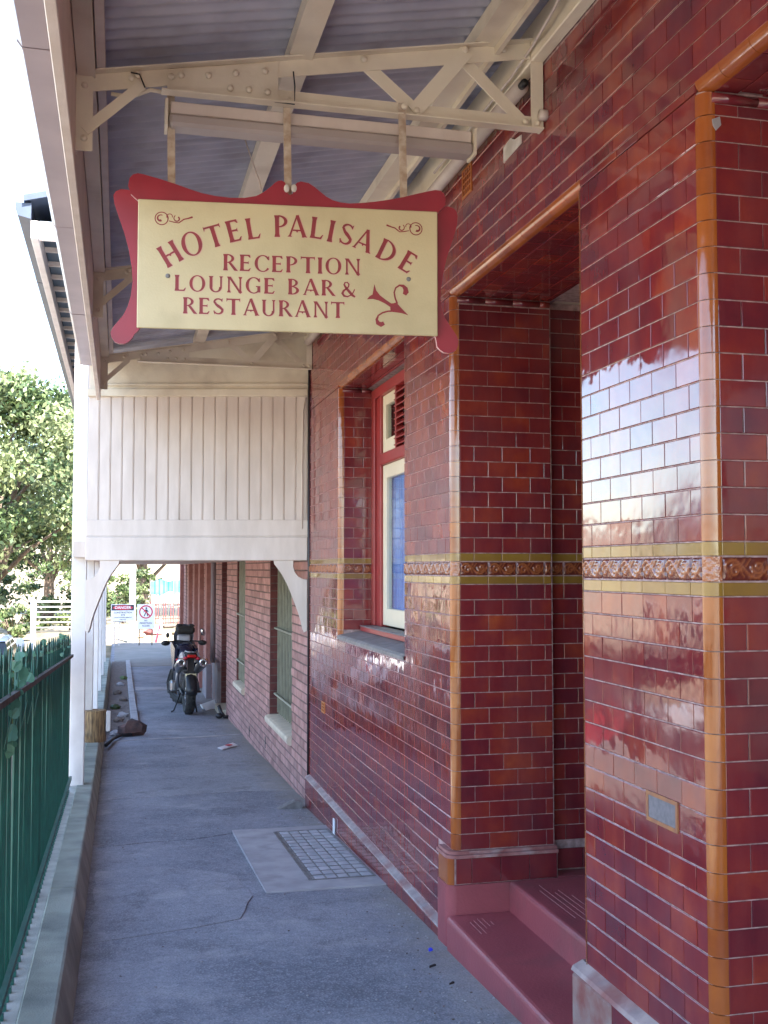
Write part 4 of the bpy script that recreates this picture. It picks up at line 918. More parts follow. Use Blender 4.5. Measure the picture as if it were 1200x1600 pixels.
# ivy that climbs over the top of the fence
def leafquads(pts, size, jit=.4, squash=1.0):
    n = len(pts); a = rng.normal(size=(n, 3)); a /= np.linalg.norm(a, axis=1)[:, None]; b = rng.normal(size=(n, 3)); b -= (b*a).sum(1)[:, None]*a; b /= np.linalg.norm(b, axis=1)[:, None]
    s = size*(1+jit*rng.uniform(-1, 1, n))[:, None]; pts = np.asarray(pts)
    c = np.cross(a, b)*.18
    v = np.stack([pts-a*s, pts+b*s*.55+c*s, pts+a*s, pts-b*s*.55+c*s], 1).reshape(-1, 3)
    return v
def leafmesh(name, pts, size, m, jit=.4, mi=None):
    v = leafquads(pts, size, jit); n = len(pts); me = bpy.data.meshes.new(name)
    me.vertices.add(4*n); me.vertices.foreach_set('co', v.ravel()); me.loops.add(4*n); me.loops.foreach_set('vertex_index', np.arange(4*n, dtype=np.int32))
    me.polygons.add(n); me.polygons.foreach_set('loop_start', np.arange(0, 4*n, 4, dtype=np.int32)); me.polygons.foreach_set('loop_total', np.full(n, 4, dtype=np.int32))
    for q in (m if isinstance(m, list) else [m]): me.materials.append(q)
    if mi is not None: me.polygons.foreach_set('material_index', mi.astype(np.int32))
    me.update(); me.validate(); return me
n = 5200; yy = rng.uniform(1.5, 9.9, n); hz = 1.10+.32*rng.beta(2, 2.2, n)+.05*np.sin(yy*2.3)
pts = np.stack([-.44-.14*rng.random(n), yy, np.array([gz(t) for t in yy])+hz], 1)
iv = place('ivy', leafmesh('ivy', pts, .026, leafMs, mi=rng.choice([0, 2, 2], n))); tag(iv, 'dark leafy ivy growing behind the top of the green fence', 'ivy')
iv['kind'] = 'stuff'
hl = MB()
heart = [(0, -.04), (.025, -.025), (.038, 0), (.034, .022), (.018, .03), (0, .02), (-.018, .03), (-.034, .022), (-.038, 0), (-.025, -.025)]
def bigleaf(c, s, rot, tilt):
    M = Matrix.Translation(c) @ Matrix.Rotation(rot, 4, 'Y') @ Matrix.Rotation(tilt, 4, 'X'); hl.add([M @ Vector((x*s, .006*s*(abs(x)/.03), z*s)) for x, z in heart], [tuple(range(10))])
for k in range(44):
    y = random.gauss(4.55, .22) if k < 16 else random.uniform(4.8, 9.7); bigleaf(Vector((-.385-random.random()*.05, y, gz(y)+(random.uniform(1.12, 1.5) if k < 16 else random.uniform(1.36, 1.53)))), random.uniform(.5, .9) if k < 16 else random.uniform(.25, .5), random.uniform(0, 6.28), random.uniform(-.7, .5))
for q in range(5):
    y0 = 4.2+.35*q; hl.tube([(-.40, y0, gz(y0)+1.15), (-.385, y0+.12, gz(y0)+1.26), (-.39, y0+.05, gz(y0)+1.38), (-.40, y0+.25, gz(y0)+1.5)], .0025, 5)
tag(hl.obj('creeper', mat('creeper_leaf', (.10, .24, .15), (.06, .16, .10), 9, .4, trans=.2)), 'pale heart-shaped leaves of a creeper on the front of the green fence', 'creeper')

# ================================================================== BOARDED VERANDAH of the brick building
VB = empty('timber_verandah', (-.35, 10.2, -.35), 'cream timber verandah with a boarded end wall and white posts beyond the awning', 'verandah'); VO = Vector((-.35, 10.2, -.35))
def vp(mb, name, m, parent=None, **k): mb.v = [tuple(Vector(p)-VO) for p in mb.v]; return mb.obj(name, m, parent or VB, **k)
EA, EB = Vector((1.622, 9.45, 0)), Vector((-.285, 9.925, 0)); ED = (EB-EA).normalized(); EN = Vector((ED.y, -ED.x, 0))
if EN.y > 0: EN = -EN
EL = (EB-EA).length
def onwall(mb):   # local: x along the wall from the left end to the right, y depth (away from the camera), z up
    return [EB+(-ED)*x+(-EN)*y+Vector((0, 0, z)) for x, y, z in mb.v]
def wbox(x0, x1, y0, y1, z0, z1, name, m, b=.0, parent=None):
    mb = MB().box(x0, x1, y0, y1, z0, z1, b=b); mb.v = onwall(mb); return vp(mb, name, m, parent)
nb = 19; bw = (EL-.004)/nb
for k in range(nb):
    x0 = .002+bw*k
    pr = [(x0+.0005, .016), (x0+.0005, .006), (x0+.005, 0), (x0+bw-.013, 0), (x0+bw-.010, .004), (x0+bw-.006, .004), (x0+bw-.0045, 0.0), (x0+bw-.0012, .0045), (x0+bw-.0012, .016)]
    mb = MB(); mb.prism(pr, 2.03, 1.10+random.uniform(0, .004), 'xy'); mb.v = onwall(mb); vp(mb, 'board', cream2M)
wbox(0, EL, .017, .03, 1.9, 3.43, 'wall_backing', cream2M)
wbox(0, EL, -.012, .016, 1.885, 2.029, 'bottom_rail', cream2M, .003)
wbox(0, EL, -.020, .016, 1.876, 1.884, 'bead', cream2M)
wbox(-.0, EL, -.030, .05, 1.670, 1.875, 'beam', cream2M, .004)
wbox(-.0, EL, -.035, .016, 3.131, 3.20, 'top_rail', creamM, .005)
mb = MB(); mb.prism([(.02, 3.201), (EL-.003, 3.201), (EL-.003, 3.77), (.02, 3.425)], -.012, .028, 'xz'); mb.v = onwall(mb); vp(mb, 'upper_panel', creamM)
wbox(.1, EL, -.030, -.0125, 3.225, 3.250, 'moulding', creamM, .006)
wbox(.1, EL*.62, -.016, -.0125, 3.254, 3.262, 'moulding', creamM)
mb = MB(); mb.tube([(EL-.02, -.012, 3.12), (EL-.045, -.012, 3.0), (EL-.05, -.012, 2.5), (EL-.048, -.012, 1.95)], .006, 6); mb.v = onwall(mb); vp(mb, 'cable', cream2M, smooth=True)
def bracket(mir):
    out = [(0, 0), (.30, 0), (.295, -.03), (.265, -.07), (.225, -.125), (.185, -.20), (.15, -.28), (.115, -.37), (.085, -.45), (.06, -.53), (.045, -.60), (.03, -.635), (.005, -.62), (0, -.55), (0, -.17), (.04, -.165), (.085, -.14), (.115, -.10), (.125, -.06), (.125, -.02)]
    out = [(.125, 0), (.30, 0)]+out[2:12]+[(.004, -.62), (.004, -.17), (.04, -.165), (.085, -.14), (.115, -.10), (.128, -.05)]
    mb = MB(); mb.prism([(x if not mir else EL-x, 1.669+z) for x, z in out], -.02, .05, 'xz'); mb.v = onwall(mb)
    vp(mb, 'bracket', cream2M)
bracket(False); bracket(True)
for k, y in enumerate((10.28, 13.5, 16.8, 20.2, 23.6, 27.2)):
    zb = gz(y)+.166
    pb = vp(MB().box(-.415, -.285, y-.13, y, zb, 4.52, b=.006), 'post', whiteM)
vp(MB().box(-.400, 1.655, 10.0, 28.2, 1.70, 1.84), 'deck', cream2M)
vp(MB().box(-.412, -.401, 10.29, 28.2, 1.69, 1.845), 'deck_fascia', cream2M)
vp(MB().box(-.28, -.24, 10.0, 10.1, 1.69, 4.5), 'corner_stud', cream2M)
# upper roof with slate-coloured gutter
for k in range(8):
    y0 = 9.9+2.3*k; y1 = y0+2.296; e = .003*(k % 2)
    m = MB(); m.prism([(-.93-e, 4.84), (-.93-e, 4.78), (-.91, 4.725-e), (-.80, 4.70-e), (-.795, 4.84)], y0, y1-y0, 'xz'); vp(m, 'roof_gutter', slateM)
m = MB(); m.prism([(-.86, 4.845), (1.66, 5.5), (1.66, 5.56), (-.86, 4.90)], 9.86, 18.5, 'xz'); vp(m, 'upper_roof', slateM)
m = MB(); m.box(-.800, -.735, 9.92, 28.3, 4.53, 4.69, b=.004); vp(m, 'eaves_beam', whiteM)
m = MB(); m.prism([(-.73, 4.53), (1.2, 4.53), (1.2, 4.69), (-.73, 4.69)], 9.93, .05, 'xz'); vp(m, 'end_beam', whiteM)
m = MB(); m.box(-.73, 1.66, 9.985, 28.3, 4.70, 4.712); vp(m, 'soffit_lining', slatewallM)
for k in range(36): vp(MB().box(-.733, 1.2, 10.25+.5*k, 10.29+.5*k, 4.655, 4.699), 'rafter', cream2M)

# ================================================================== BRICK BUILDING
BB = empty('brick_building', (1.66, 15, -.7), 'long pink brick building with barred windows beyond the tiled wall', 'building'); BO = Vector((1.66, 15, -.7))
def bp_(mb, name, m, parent=None, **k): mb.v = [tuple(Vector(p)-BO) for p in mb.v]; return mb.obj(name, m, parent or BB, **k)
BX = 1.66; openings = [(10.55, 12.15, -.03, 4.0), (14.6, 15.65, -.0, 4.0), (17.15, 18.05, -.72, 4.0), (19.1, 19.75, .0, 4.0), (20.8, 21.5, -.9, 4.0), (22.3, 22.9, -.9, 4.0), (24.1, 24.45, -.9, 4.0), (27.5, 27.8, -.9, 4.0)]
yy = 9.43; m = MB()
for a, b, z0, z1 in openings:
    m.box(BX, 8, yy, a, -1.2, 5.0)
    if z0 > -.7: m.box(BX, 8, a, b, -1.2, z0-.12)
    m.box(BX, 8, a, b, z1, 5.0); yy = b
m.box(BX, 8, yy, 30.2, -1.2, 5.0)
wallb = bp_(m, 'wall', mat('brick_mortar', (.17, .11, .10), (.11, .075, .07), 20, .9, .002, 80))
m = MB(); m.box(1.95, 8.05, 9.42, 30.3, 5.001, 6.8); bp_(m, 'shade_parapet', brickflatM)  # unseen, height shaped so its shadow covers the far signs
# bricks laid on the wall face (within sight of the path)
cb_ = MB(); ch_ = .086
for r in range(34):
    z0 = -1.0+ch_*r
    if z0 > 1.9: break
    y = 9.45-(r % 2)*.12
    while y < 30.15:
        a, b = y+.005, y+.235; y += .24
        if a < 9.44: a = 9.44
        bad = False
        for oa, ob, oz0, oz1 in openings:
            if oz0-.10 < z0+ch_*.6 and a < ob and b > oa:
                if a < oa-.03: b = oa-.001
                elif b > ob+.03: a = ob+.001
                else: bad = True
        if bad or b-a < .03: continue
        if z0+ch_ < gz(a)-.05: continue
        j = random.uniform(.003, .0065); ins = .003
        cb_.add([(BX-j, a+ins, z0+.006+ins), (BX-j, b-ins, z0+.006+ins), (BX-j, b-ins, z0+ch_-.006-ins), (BX-j, a+ins, z0+ch_-.006-ins), (BX+.002, a, z0+.006), (BX+.002, b, z0+.006), (BX+.002, b, z0+ch_-.006), (BX+.002, a, z0+ch_-.006)],
                [(3, 2, 1, 0), (0, 1, 5, 4), (1, 2, 6, 5), (2, 3, 7, 6), (3, 0, 4, 7)])
tag(bp_(cb_, 'brickwork', brickM), kind='stuff')
# bricks of the reveals
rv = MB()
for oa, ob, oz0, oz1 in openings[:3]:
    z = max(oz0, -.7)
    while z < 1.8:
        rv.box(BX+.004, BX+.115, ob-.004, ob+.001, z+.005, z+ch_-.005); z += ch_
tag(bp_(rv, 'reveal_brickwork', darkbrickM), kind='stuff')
for i_, (a, b, z0, z1) in enumerate(openings):
    if i_ in (0, 1):
        pr = [(BX+.12, z0), (BX-.02, z0-.005), (BX-.048, z0-.02), (BX-.056, z0-.05), (BX-.045, z0-.085), (BX-.02, z0-.10), (BX+.12, z0-.10)]
        m = MB(); m.prism(pr, a-.02, b-a+.04, 'xz'); wn = bp_(m, 'window_sill', sillM, auto=True)
        gx = BX+.085 if i_ == 0 else BX+.03
        g_ = MB().box(gx+.06, gx+.07, a+.001, b-.001, z0+.001, z1-.001); wnd = bp_(g_, 'window', oliveglassM)
        def wq(mb, name, m_): mb.v = [tuple(Vector(p)-BO) for p in mb.v]; return mb.obj(name, m_, wnd)
        nb_ = 15 if i_ == 0 else 10
        for k in range(nb_):
            yy_ = lerp(a+.05, b-.05, k/(nb_-1)); wq(MB().tube([(gx, yy_, z0+.02), (gx, yy_, 2.6)], .008, 6), 'bar', grilleM)
        for zz_ in (.93, .20) if i_ == 0 else (.95, .30):
            wq(MB().tube([(gx+.02, b+.0, zz_+.01), (gx-.035, b-.03, zz_), (gx-.035, a+.03, zz_), (gx+.02, a, zz_+.01)], .012, 6), 'cross_bar', grilleM)
    elif i_ == 2:
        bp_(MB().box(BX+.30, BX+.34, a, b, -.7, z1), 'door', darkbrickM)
        bp_(MB().box(BX-.10, BX+.30, a+.02, b-.02, -.80, gz(17.5)+.10, b=.01), 'door_step', sillM)
    else:
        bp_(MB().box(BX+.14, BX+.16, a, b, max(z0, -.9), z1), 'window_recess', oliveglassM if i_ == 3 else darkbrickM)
m = MB(); m.prism([(18.05, -1), (19.1, -1), (19.1, .02), (18.9, .06), (18.2, .02), (18.05, -.1)], BX-.06, .055, 'yz'); bp_(m, 'render_base', renderM)
bp_(MB().box(BX-.10, BX-.006, 19.86, 20.79, -1, -.15), 'render_base', renderM); bp_(MB().tube([(BX-.1, 18.58, .0), (BX-.1, 18.58, 3.9)], .04, 10), 'rainwater_pipe', renderM, smooth=True)
for y in (20.1, 21.85, 23.4, 25.3, 28.8): bp_(MB().box(BX-.09, BX-.0065, y, y+.42, -1.0, 4.4), 'pilaster', brickflatM)
for y, z in ((12.45, -.46), (14.0, -.56)): bp_(MB().box(BX-.008, BX+.001, y, y+.05, z, z+.13), 'weep_hole', blackM)

# ================================================================== THINGS ON THE PATH
# pavement light: concrete slab with an iron frame of glass blocks
pl = empty('pavement_light', (1.25, 7.45, gz(7.45)), 'pavement light of cloudy glass blocks in a pale concrete slab beside the tiled wall', 'pavement light'); PO = Vector((1.25, 7.45, gz(7.45)))
SL = -.05
def sl(mb): mb.v = [(x-PO.x, y-PO.y, (z+gz(y))-PO.z) for x, y, z in mb.v]; return mb
sl(MB().box(.868, 1.60, 6.46, 8.44, -.05, .0125, b=.002)).obj('slab', concM, pl)
m = MB(); X0, X1, Y0_, Y1_ = 1.16, 1.585, 6.67, 8.26
for a, b in ((X0, X0+.012), (X0+.03, X0+.038), (X1-.012, X1)): m.box(a, b, Y0_, Y1_, .0, .0175)
m.box(X0+.012, X0+.03, Y0_, Y1_, 0, .0135)
for a, b in ((Y0_, Y0_+.012), (Y1_-.012, Y1_)): m.box(X0+.012, X1-.012, a, b, 0, .0172)
nc, nr = 5, 14; cx0, cx1, cy0, cy1 = X0+.04, X1-.014, Y0_+.014, Y1_-.014; cw, chh = (cx1-cx0)/nc, (cy1-cy0)/nr
for k in range(1, nc): m.box(cx0+cw*k-.0025, cx0+cw*k+.0025, cy0, cy1, 0, .0168)
for k in range(1, nr): m.box(cx0, cx1, cy0+chh*k-.002, cy0+chh*k+.002, 0, .0164)
sl(m).obj('iron_frame', ironM, pl)
gb = MB().box(-cw/2+.005, cw/2-.005, -chh/2+.005, chh/2-.005, -.01, .0005, b=.004).mesh('glass_block', glassblockM)
for i in range(nc):
    for j in range(nr):
        x, y = cx0+cw*(i+.5), cy0+chh*(j+.5)
        place('glass_block', gb, pl, M=Matrix.Translation(Vector((x, y, gz(y)+.0148+random.uniform(-.001, .001)))-PO) @ Matrix.Rotation(-.05+random.gauss(0, .012), 4, 'X') @ Matrix.Rotation(random.gauss(0, .012), 4, 'Y'))
def lump(name, c, r, m, label, cat, n=9, sq=(1, 1, .6), jag=.25, seed=1):
    rr = random.Random(seed); b = MB(); b.ball((0, 0, 0), r*sq[0], r*sq[1], r*sq[2], n)
    b.v = [tuple(Vector(v)*(1+rr.uniform(-jag, jag))) for v in b.v]; o = b.obj(name, m, loc=(c[0], c[1], c[2]+r*sq[2]*.8)); return tag(o, label, cat)
lump('rubble', (.20, 15.1, gz(15.1)), .15, mat('dark_rubble', (.13, .07, .06), (.06, .04, .04), 12, .95, .01, 20), 'reddish brown lump of broken masonry at the near end of the edging strip', 'rubble', seed=4, sq=(1.2, .7, .8))
lump('stone', (-.02, 15.2, gz(15.2)), .07, concM, 'small grey stone beside the brown lump of broken masonry', 'stone', seed=6)
for k, (x, y) in enumerate([(.02, 16.6), (.08, 17.3), (-.03, 18.4), (.1, 19.6), (.0, 20.8), (.06, 22.5), (.12, 24)]):
    lump('leaf_litter', (x, y, gz(y)+.01), .08, [soilM, concM, leafMs[0], soilM][k % 4], ['brown clod in the planting strip behind the broken masonry', 'pale broken chunk in the planting strip, second from the near end', 'green tuft in the planting strip behind the pale chunk', 'dark clod in the planting strip level with the motorcycle', 'brown clod in the planting strip, third from the far end', 'pale chunk in the planting strip, second from the far end', 'green tuft in the planting strip, farthest from the camera'][k], 'debris', seed=k+20)
# upright log and white block on the kerb
m = MB(); c = Vector((-.26, 13.35, kz(13.35))); ring = 14; vs = []
for j, (dz, sc) in enumerate([(0, 1), (.02, 1.02), (.12, .97), (.24, 1.0), (.355, 1.02), (.37, .97)]):
    for k in range(ring):
        a = 2*math.pi*k/ring; rr = .125*sc*(1+.07*math.sin(3*a+1)+.04*math.sin(7*a)); vs.append((c.x+rr*math.cos(a)*1.0, c.y+rr*math.sin(a), c.z+dz))
m.add(vs, [(j*ring+k, j*ring+(k+1) % ring, (j+1)*ring+(k+1) % ring, (j+1)*ring+k) for j in range(5) for k in range(ring)]+[tuple(5*ring+k for k in range(ring)), tuple(range(ring))[::-1]])
tag(m.obj('log', woodM, auto=True), 'short weathered brown log standing upright on the kerb', 'log')
tag(MB().box(-.128, -.075, 13.28, 13.42, kz(13.35)+.12, kz(13.35)+.35, b=.008).obj('block', whiteM), 'small white block fixed against the upright log', 'block')
m = MB(); m.tube([(-.13, 13.9, gz(14)+.05), (-.05, 14.6, gz(14.6)+.035), (.06, 15.0, gz(15)+.03), (.2, 15.0, gz(15)+.03)], .022, 8)
tag(m.obj('hose', blackM, smooth=True), 'short dark hose lying from the white block to the brown lump', 'hose')
def litter(name, pts, m, label, cat, h=.006):
    b = MB(); n = len(pts); b.add([(x, y, gz(y)+.008+h+dz) for x, y, dz in pts]+[(x, y, gz(y)+.006+dz) for x, y, dz in pts], [tuple(range(n))]+[(i, n+i, n+(i+1) % n, (i+1) % n) for i in range(n)])
    return tag(b.obj(name, m), label, cat)
wl = litter('wrapper', [(1.25, 13.35, 0), (1.47, 13.72, .0), (1.42, 13.80, .02), (1.20, 13.45, .01)], signwhiteM, 'crumpled red and white wrapper lying on the path', 'wrapper')
MB().box(-.045, .05, -.03, .03, 0, .004).obj('wrapper_print', signredbM, wl, loc=(1.35, 13.60, gz(13.6)+.03), rot=(.03, 0, 1.0))
litter('blue_scrap', [(1.478, 5.11, 0), (1.497, 5.11, .003), (1.493, 5.13, .006), (1.480, 5.13, .002)], mat('blue_plastic', (.02, .04, .6), None, 9, .4), 'tiny bright blue scrap beside the doorstep', 'scrap')
litter('dead_leaf', [(1.41, 4.87, 0), (1.445, 4.88, .004), (1.44, 4.89, .004), (1.415, 4.885, .0)], darkM, 'dark dead leaf on the path below the blue scrap', 'leaf')
litter('dead_leaf', [(1.43, 4.625, 0), (1.455, 4.63, .003), (1.45, 4.64, .003)], darkM, 'small dark leaf on the path near the lower doorstep edge', 'leaf')
litter('paper', [(1.585, 8.02, .0), (1.592, 8.02, .0), (1.592, 8.08, .0), (1.585, 8.08, .0)], signwhiteM, 'narrow white paper slip stuck upright against the plinth', 'paper', h=.12)
m = MB(); m.tube([(1.52, 16.9, gz(17)+.19), (1.55, 16.85, gz(17)+.10), (1.60, 16.8, gz(17)+.03), (1.66, 16.8, gz(17)+.03)], .028, 8); m.ball((1.52, 16.78, gz(17)+.05), .06, .05, .045, 8)
tag(m.obj('shoe', blackM, smooth=True), 'small dark curved thing lying by the wall near the door step', 'debris')
for k in range(46):   # pale grit and crumbs scattered on the asphalt
    pass
gr = MB()
for k in range(900):
    y = 3.5+14*random.random()**1.6; x = random.uniform(-.14, 1.58)
    if random.random() < .45: x = 1.58-abs(random.gauss(0, .16)) if y > 5.2 else 1.5-abs(random.gauss(0, .2))
    if .86 < x < 1.61 and 6.45 < y < 8.45: continue
    r = random.uniform(.0015, .0055); gr.ball((x, y, pathz(x, y)+r*.4), r*1.3, r, r*.7, 4, mi=random.choice([0, 0, 1]))
tag(gr.obj('grit', [concM, soilM]), 'pale grit and crumbs scattered on the asphalt path', 'grit', kind='stuff')

# ================================================================== MOTORCYCLE
mc = empty('motorcycle', (1.10, 17.55, gz(17.5)), 'dark touring motorcycle with twin silencers parked facing away on the path', 'motorcycle', rot=(0, R(1.5), R(3)))
def mp(mb, name, m, parent=None, **k): return mb.obj(name, m, parent or mc, **k)
def wheel(y, r, wd, name, steer=0):
    a = MB(); h = wd/2; prof = [(r-.115, -h*.62), (r-.075, -h*.95), (r-.035, -h), (r-.012, -h*.72), (r, -h*.3), (r+.003, 0), (r, h*.3), (r-.012, h*.72), (r-.035, h), (r-.075, h*.95), (r-.115, h*.62)]
    a.lathe([(p_, q) for p_, q in prof], (0, 0, 0), (1, 0, 0), 36, full=True); tw = mp(a, name, rubberM, smooth=True, loc=(0, y, r), rot=(0, 0, steer))
    a = MB(); a.lathe([(r-.105, -h*.66), (r-.135, -h*.5), (r-.14, 0), (r-.135, h*.5), (r-.105, h*.66), (r-.112, 0)], (0, 0, 0), (1, 0, 0), 28, full=True); mp(a, 'rim', blackM, tw, smooth=True)
    a = MB(); a.tube([(-.06, 0, 0), (.06, 0, 0)], .035, 12); a.lathe([(.11, 0), (.11, .004), (.06, .004), (.06, 0)], (-.055, 0, 0), (-1, 0, 0), 20, full=True); mp(a, 'hub', steelM, tw, smooth=True)
    for k in range(10):
        t = 2*math.pi*k/10; mp(MB().tube([(.02*(-1)**k, .03*math.cos(t), .03*math.sin(t)), (0, (r-.13)*math.cos(t), (r-.13)*math.sin(t))], .006, 5), 'spoke', steelM, tw)
    a = MB()
    for k in range(40):
        t = 2*math.pi*k/40; M = Matrix.Rotation(t, 4, 'X') @ Matrix.Translation((0, 0, r+.001)) @ Matrix.Rotation(.5*(-1)**k, 4, 'Z'); a.box(-h*.8, h*.8, -.008, .008, -.006, .004, M=M)
    tag(mp(a, 'tread', rubberM, tw), kind='stuff'); return tw
wheel(0, .315, .15, 'rear_wheel'); wheel(1.48, .33, .11, 'front_wheel', R(24))
m = MB()   # tail fender: hugger over the rear wheel
vs = []
for j, t in enumerate(np.linspace(R(60), R(176), 9)):
    for x, dr in ((-.085, -.02), (-.07, .02), (0, .035), (.07, .02), (.085, -.02)): vs.append((x, -(.335+dr)*math.cos(math.pi-t)*1.0, .315+(.335+dr)*math.sin(t)))
m.add(vs, [(j*5+k, j*5+k+1, (j+1)*5+k+1, (j+1)*5+k) for j in range(8) for k in range(4)]); o = mp(m, 'rear_fender', blackM, smooth=True); so = o.modifiers.new('solid', 'SOLIDIFY'); so.thickness = .006
m = MB(); m.prism([(-.10, .88), (-.16, .62), (-.17, .50), (-.14, .50), (-.10, .62), (-.02, .84)], -.05, .10, 'yz'); mp(m, 'plate_carrier', blackM)
m = MB(); m.box(-.085, .085, -.008, .008, -.055, .055, b=.004, M=Matrix.Translation((0, -.175, .60)) @ Matrix.Rotation(R(-14), 4, 'X')); mp(m, 'number_plate', plateM)
for sx in (-1, 1):
    m = MB(); m.tube([(sx*.17, -.30, .84), (sx*.17, -.27, .835), (sx*.165, .10, .74), (sx*.15, .28, .66)], [.066, .075, .073, .05], 16, cap=True, flat=1.0); ex = mp(m, 'silencer', steelM, auto=True)
    m = MB(); m.lathe([(.030, 0), (.030, .012), (.058, .012), (.064, 0)], (sx*.17, -.30, .84), (0, -1, -.05), 16); mp(m, 'outlet_ring', chromeM, ex, smooth=True)
    m = MB(); m.tube([(sx*.17, -.295, .84), (sx*.17, -.318, .84)], .027, 12); mp(m, 'outlet', blackM, ex)
    m = MB(); m.tube([(sx*.15, .28, .66), (sx*.14, .42, .5), (sx*.10, .62, .30), (sx*.06, .95, .22)], .025, 8); mp(m, 'exhaust_pipe', steelM, smooth=True)
    m = MB(); m.tube([(sx*.08, -.19, .875), (sx*.19, -.20, .875)], .008, 6); ind = mp(m, 'indicator', blackM); mp(MB().ball((sx*.215, -.20, .875), .038, .022, .022, 10), 'indicator_lens', ambM if sx > 0 else tailM, ind, smooth=True)
    m = MB(); m.tube([(sx*.10, -.02, .315), (sx*.095, .45, .36)], [.022, .03], 8); mp(m, 'swingarm', blackM, smooth=True)
    m = MB(); m.prism([(-.18, .92), (.05, .98), (.42, .90), (.45, .78), (.2, .80), (-.10, .86)], sx*.10 if sx > 0 else -.135, .035, 'yz'); mp(m, 'side_panel', silverM)
    m = MB(); m.prism([(.58, 1.00), (.95, 1.04), (1.18, 1.08), (1.28, .98), (1.05, .76), (.75, .62), (.62, .76)], sx*.14 if sx > 0 else -.19, .05, 'yz'); mp(m, 'side_fairing', bikeblueM)
    m = MB(); m.tube([(sx*.06, 1.20, 1.02), (sx*.08, 1.34, .68), (sx*.085, 1.48, .33)], [.026, .026, .022], 10); mp(m, 'fork_leg', steelM, smooth=True)
    m = MB(); m.tube([(sx*.05, .50, .34), (sx*.2, .50, .30)], .013, 8); m.box(sx*.2-.05 if sx > 0 else -.25, sx*.25 if sx > 0 else -.15, .47, .53, .285, .315, b=.006); mp(m, 'footpeg', blackM)
    m = MB(); m.box(*(sorted((sx*.13, sx*.235))), .62, .86, .28, .46, b=.03); mp(m, 'engine_cover', steelM)
    m = MB(); m.tube([(sx*.24, .58, .30), (sx*.26, .75, .26), (sx*.26, .98, .40), (sx*.2, 1.02, .6)], .012, 8); mp(m, 'crash_bar', blackM, smooth=True)
mp(MB().box(-.13, .13, .52, .96, .26, .62, b=.04), 'engine', ironM)
m = MB(); m.tube([(0, -.20, .93), (0, -.05, .945), (0, .20, .93), (0, .45, .87), (0, .62, .90)], [.06, .10, .125, .13, .08], 12, flat=.45); mp(m, 'seat', rubberM, smooth=True)
m = MB(); m.tube([(0, .52, .86), (0, .68, .93), (0, .92, .96), (0, 1.12, .93)], [.08, .16, .17, .09], 12, flat=.75); mp(m, 'fuel_tank', bikeblueM, smooth=True)
mp(MB().box(-.075, .075, -.235, -.175, .905, .955, b=.015), 'tail_light', tailM); 
for sx in (-1, 1): mp(MB().ball((sx*.095, -.17, .895), .035, .05, .028, 10), 'tail_panel', signredbM, smooth=True)
m = MB()
for sx in (-1, 1): m.tube([(sx*.09, .15, .93), (sx*.09, -.05, 1.0), (sx*.07, -.24, 1.0), (0, -.26, 1.0)], .010, 6)
mp(m, 'luggage_rack', steelM, smooth=True)
m = MB(); m.add([(-.15, 1.12, 1.02), (.15, 1.12, 1.02), (.17, 1.05, 1.18), (-.17, 1.05, 1.18), (.13, .98, 1.36), (-.13, .98, 1.36), (0, 1.22, 1.04), (0, 1.14, 1.2), (0, 1.05, 1.38)], [(0, 6, 7, 3), (6, 1, 2, 7), (3, 7, 8, 5), (7, 2, 4, 8)]); mp(m, 'windscreen', mat('smoked_screen', (.14, .15, .19), None, 3, .12), smooth=True)
mp(MB().box(-.155, .155, .78, .98, 1.22, 1.355, b=.04), 'tank_bag', rubberM)
for sx in (-1, 1): mp(MB().box(sx*.10-.05, sx*.10+.05, .80, .95, 1.33, 1.385, b=.022), 'bag_lobe', rubberM)
mp(MB().box(-.11, .11, 1.0, 1.06, 1.08, 1.20, b=.02), 'instrument_panel', silverM)
m = MB(); hb = [(-.36, .76, 1.06), (-.27, .83, 1.09), (-.10, .97, 1.10), (0, 1.0, 1.09), (.10, 1.02, 1.10), (.27, .98, 1.09), (.36, .94, 1.06)]; m.tube(hb, .012, 8); mp(m, 'handlebar', blackM, smooth=True)
for p_, q in ((hb[0], hb[1]), (hb[6], hb[5])):
    mp(MB().tube([p_, Vector(p_).lerp(Vector(q), .95)], .019, 10), 'grip', rubberM, smooth=True)
    a = Vector(p_).lerp(Vector(q), .5)+Vector((0, .06, -.01)); mp(MB().ball(a, .075, .03, .045, 10), 'hand_guard', blackM, smooth=True)
for (sx, h, sc) in ((1, 1.25, 1), (-1, 1.20, .8)):
    b0 = Vector(hb[5] if sx > 0 else hb[1]); tip = b0+Vector((sx*.02, -.02, h-b0.z)); m = MB(); m.tube([b0, b0+Vector((sx*.01, .02, .08)), tip], .006, 6); mi_ = mp(m, 'mirror', blackM, smooth=True)
    if sx > 0:
        M = Matrix.Rotation(R(-22), 3, 'Y'); mp(MB().ball(tip+Vector((.02, 0, 0)), .040, .014, .066, 14, M=M), 'mirror_housing', blackM, mi_, smooth=True)
        mp(MB().ball(tip+Vector((.02, -.010, 0)), .036, .008, .060, 14, M=M), 'mirror_glass', chromeM, mi_, smooth=True)
    else: mp(MB().ball(tip, .03, .012, .045, 12), 'mirror_housing', blackM, mi_, smooth=True)
m = MB(); m.tube([(-.09, .42, .28), (-.20, .30, .02), (-.24, .27, .006)], .012, 8); mp(m, 'side_stand', blackM, smooth=True)
m = MB(); m.tube([(.10, .30, .28), (.15, .12, .02)], .014, 8); m.tube([(.10, .20, .14), (-.10, .2, .14)], .010, 6); mp(m, 'centre_stand', blackM, smooth=True)
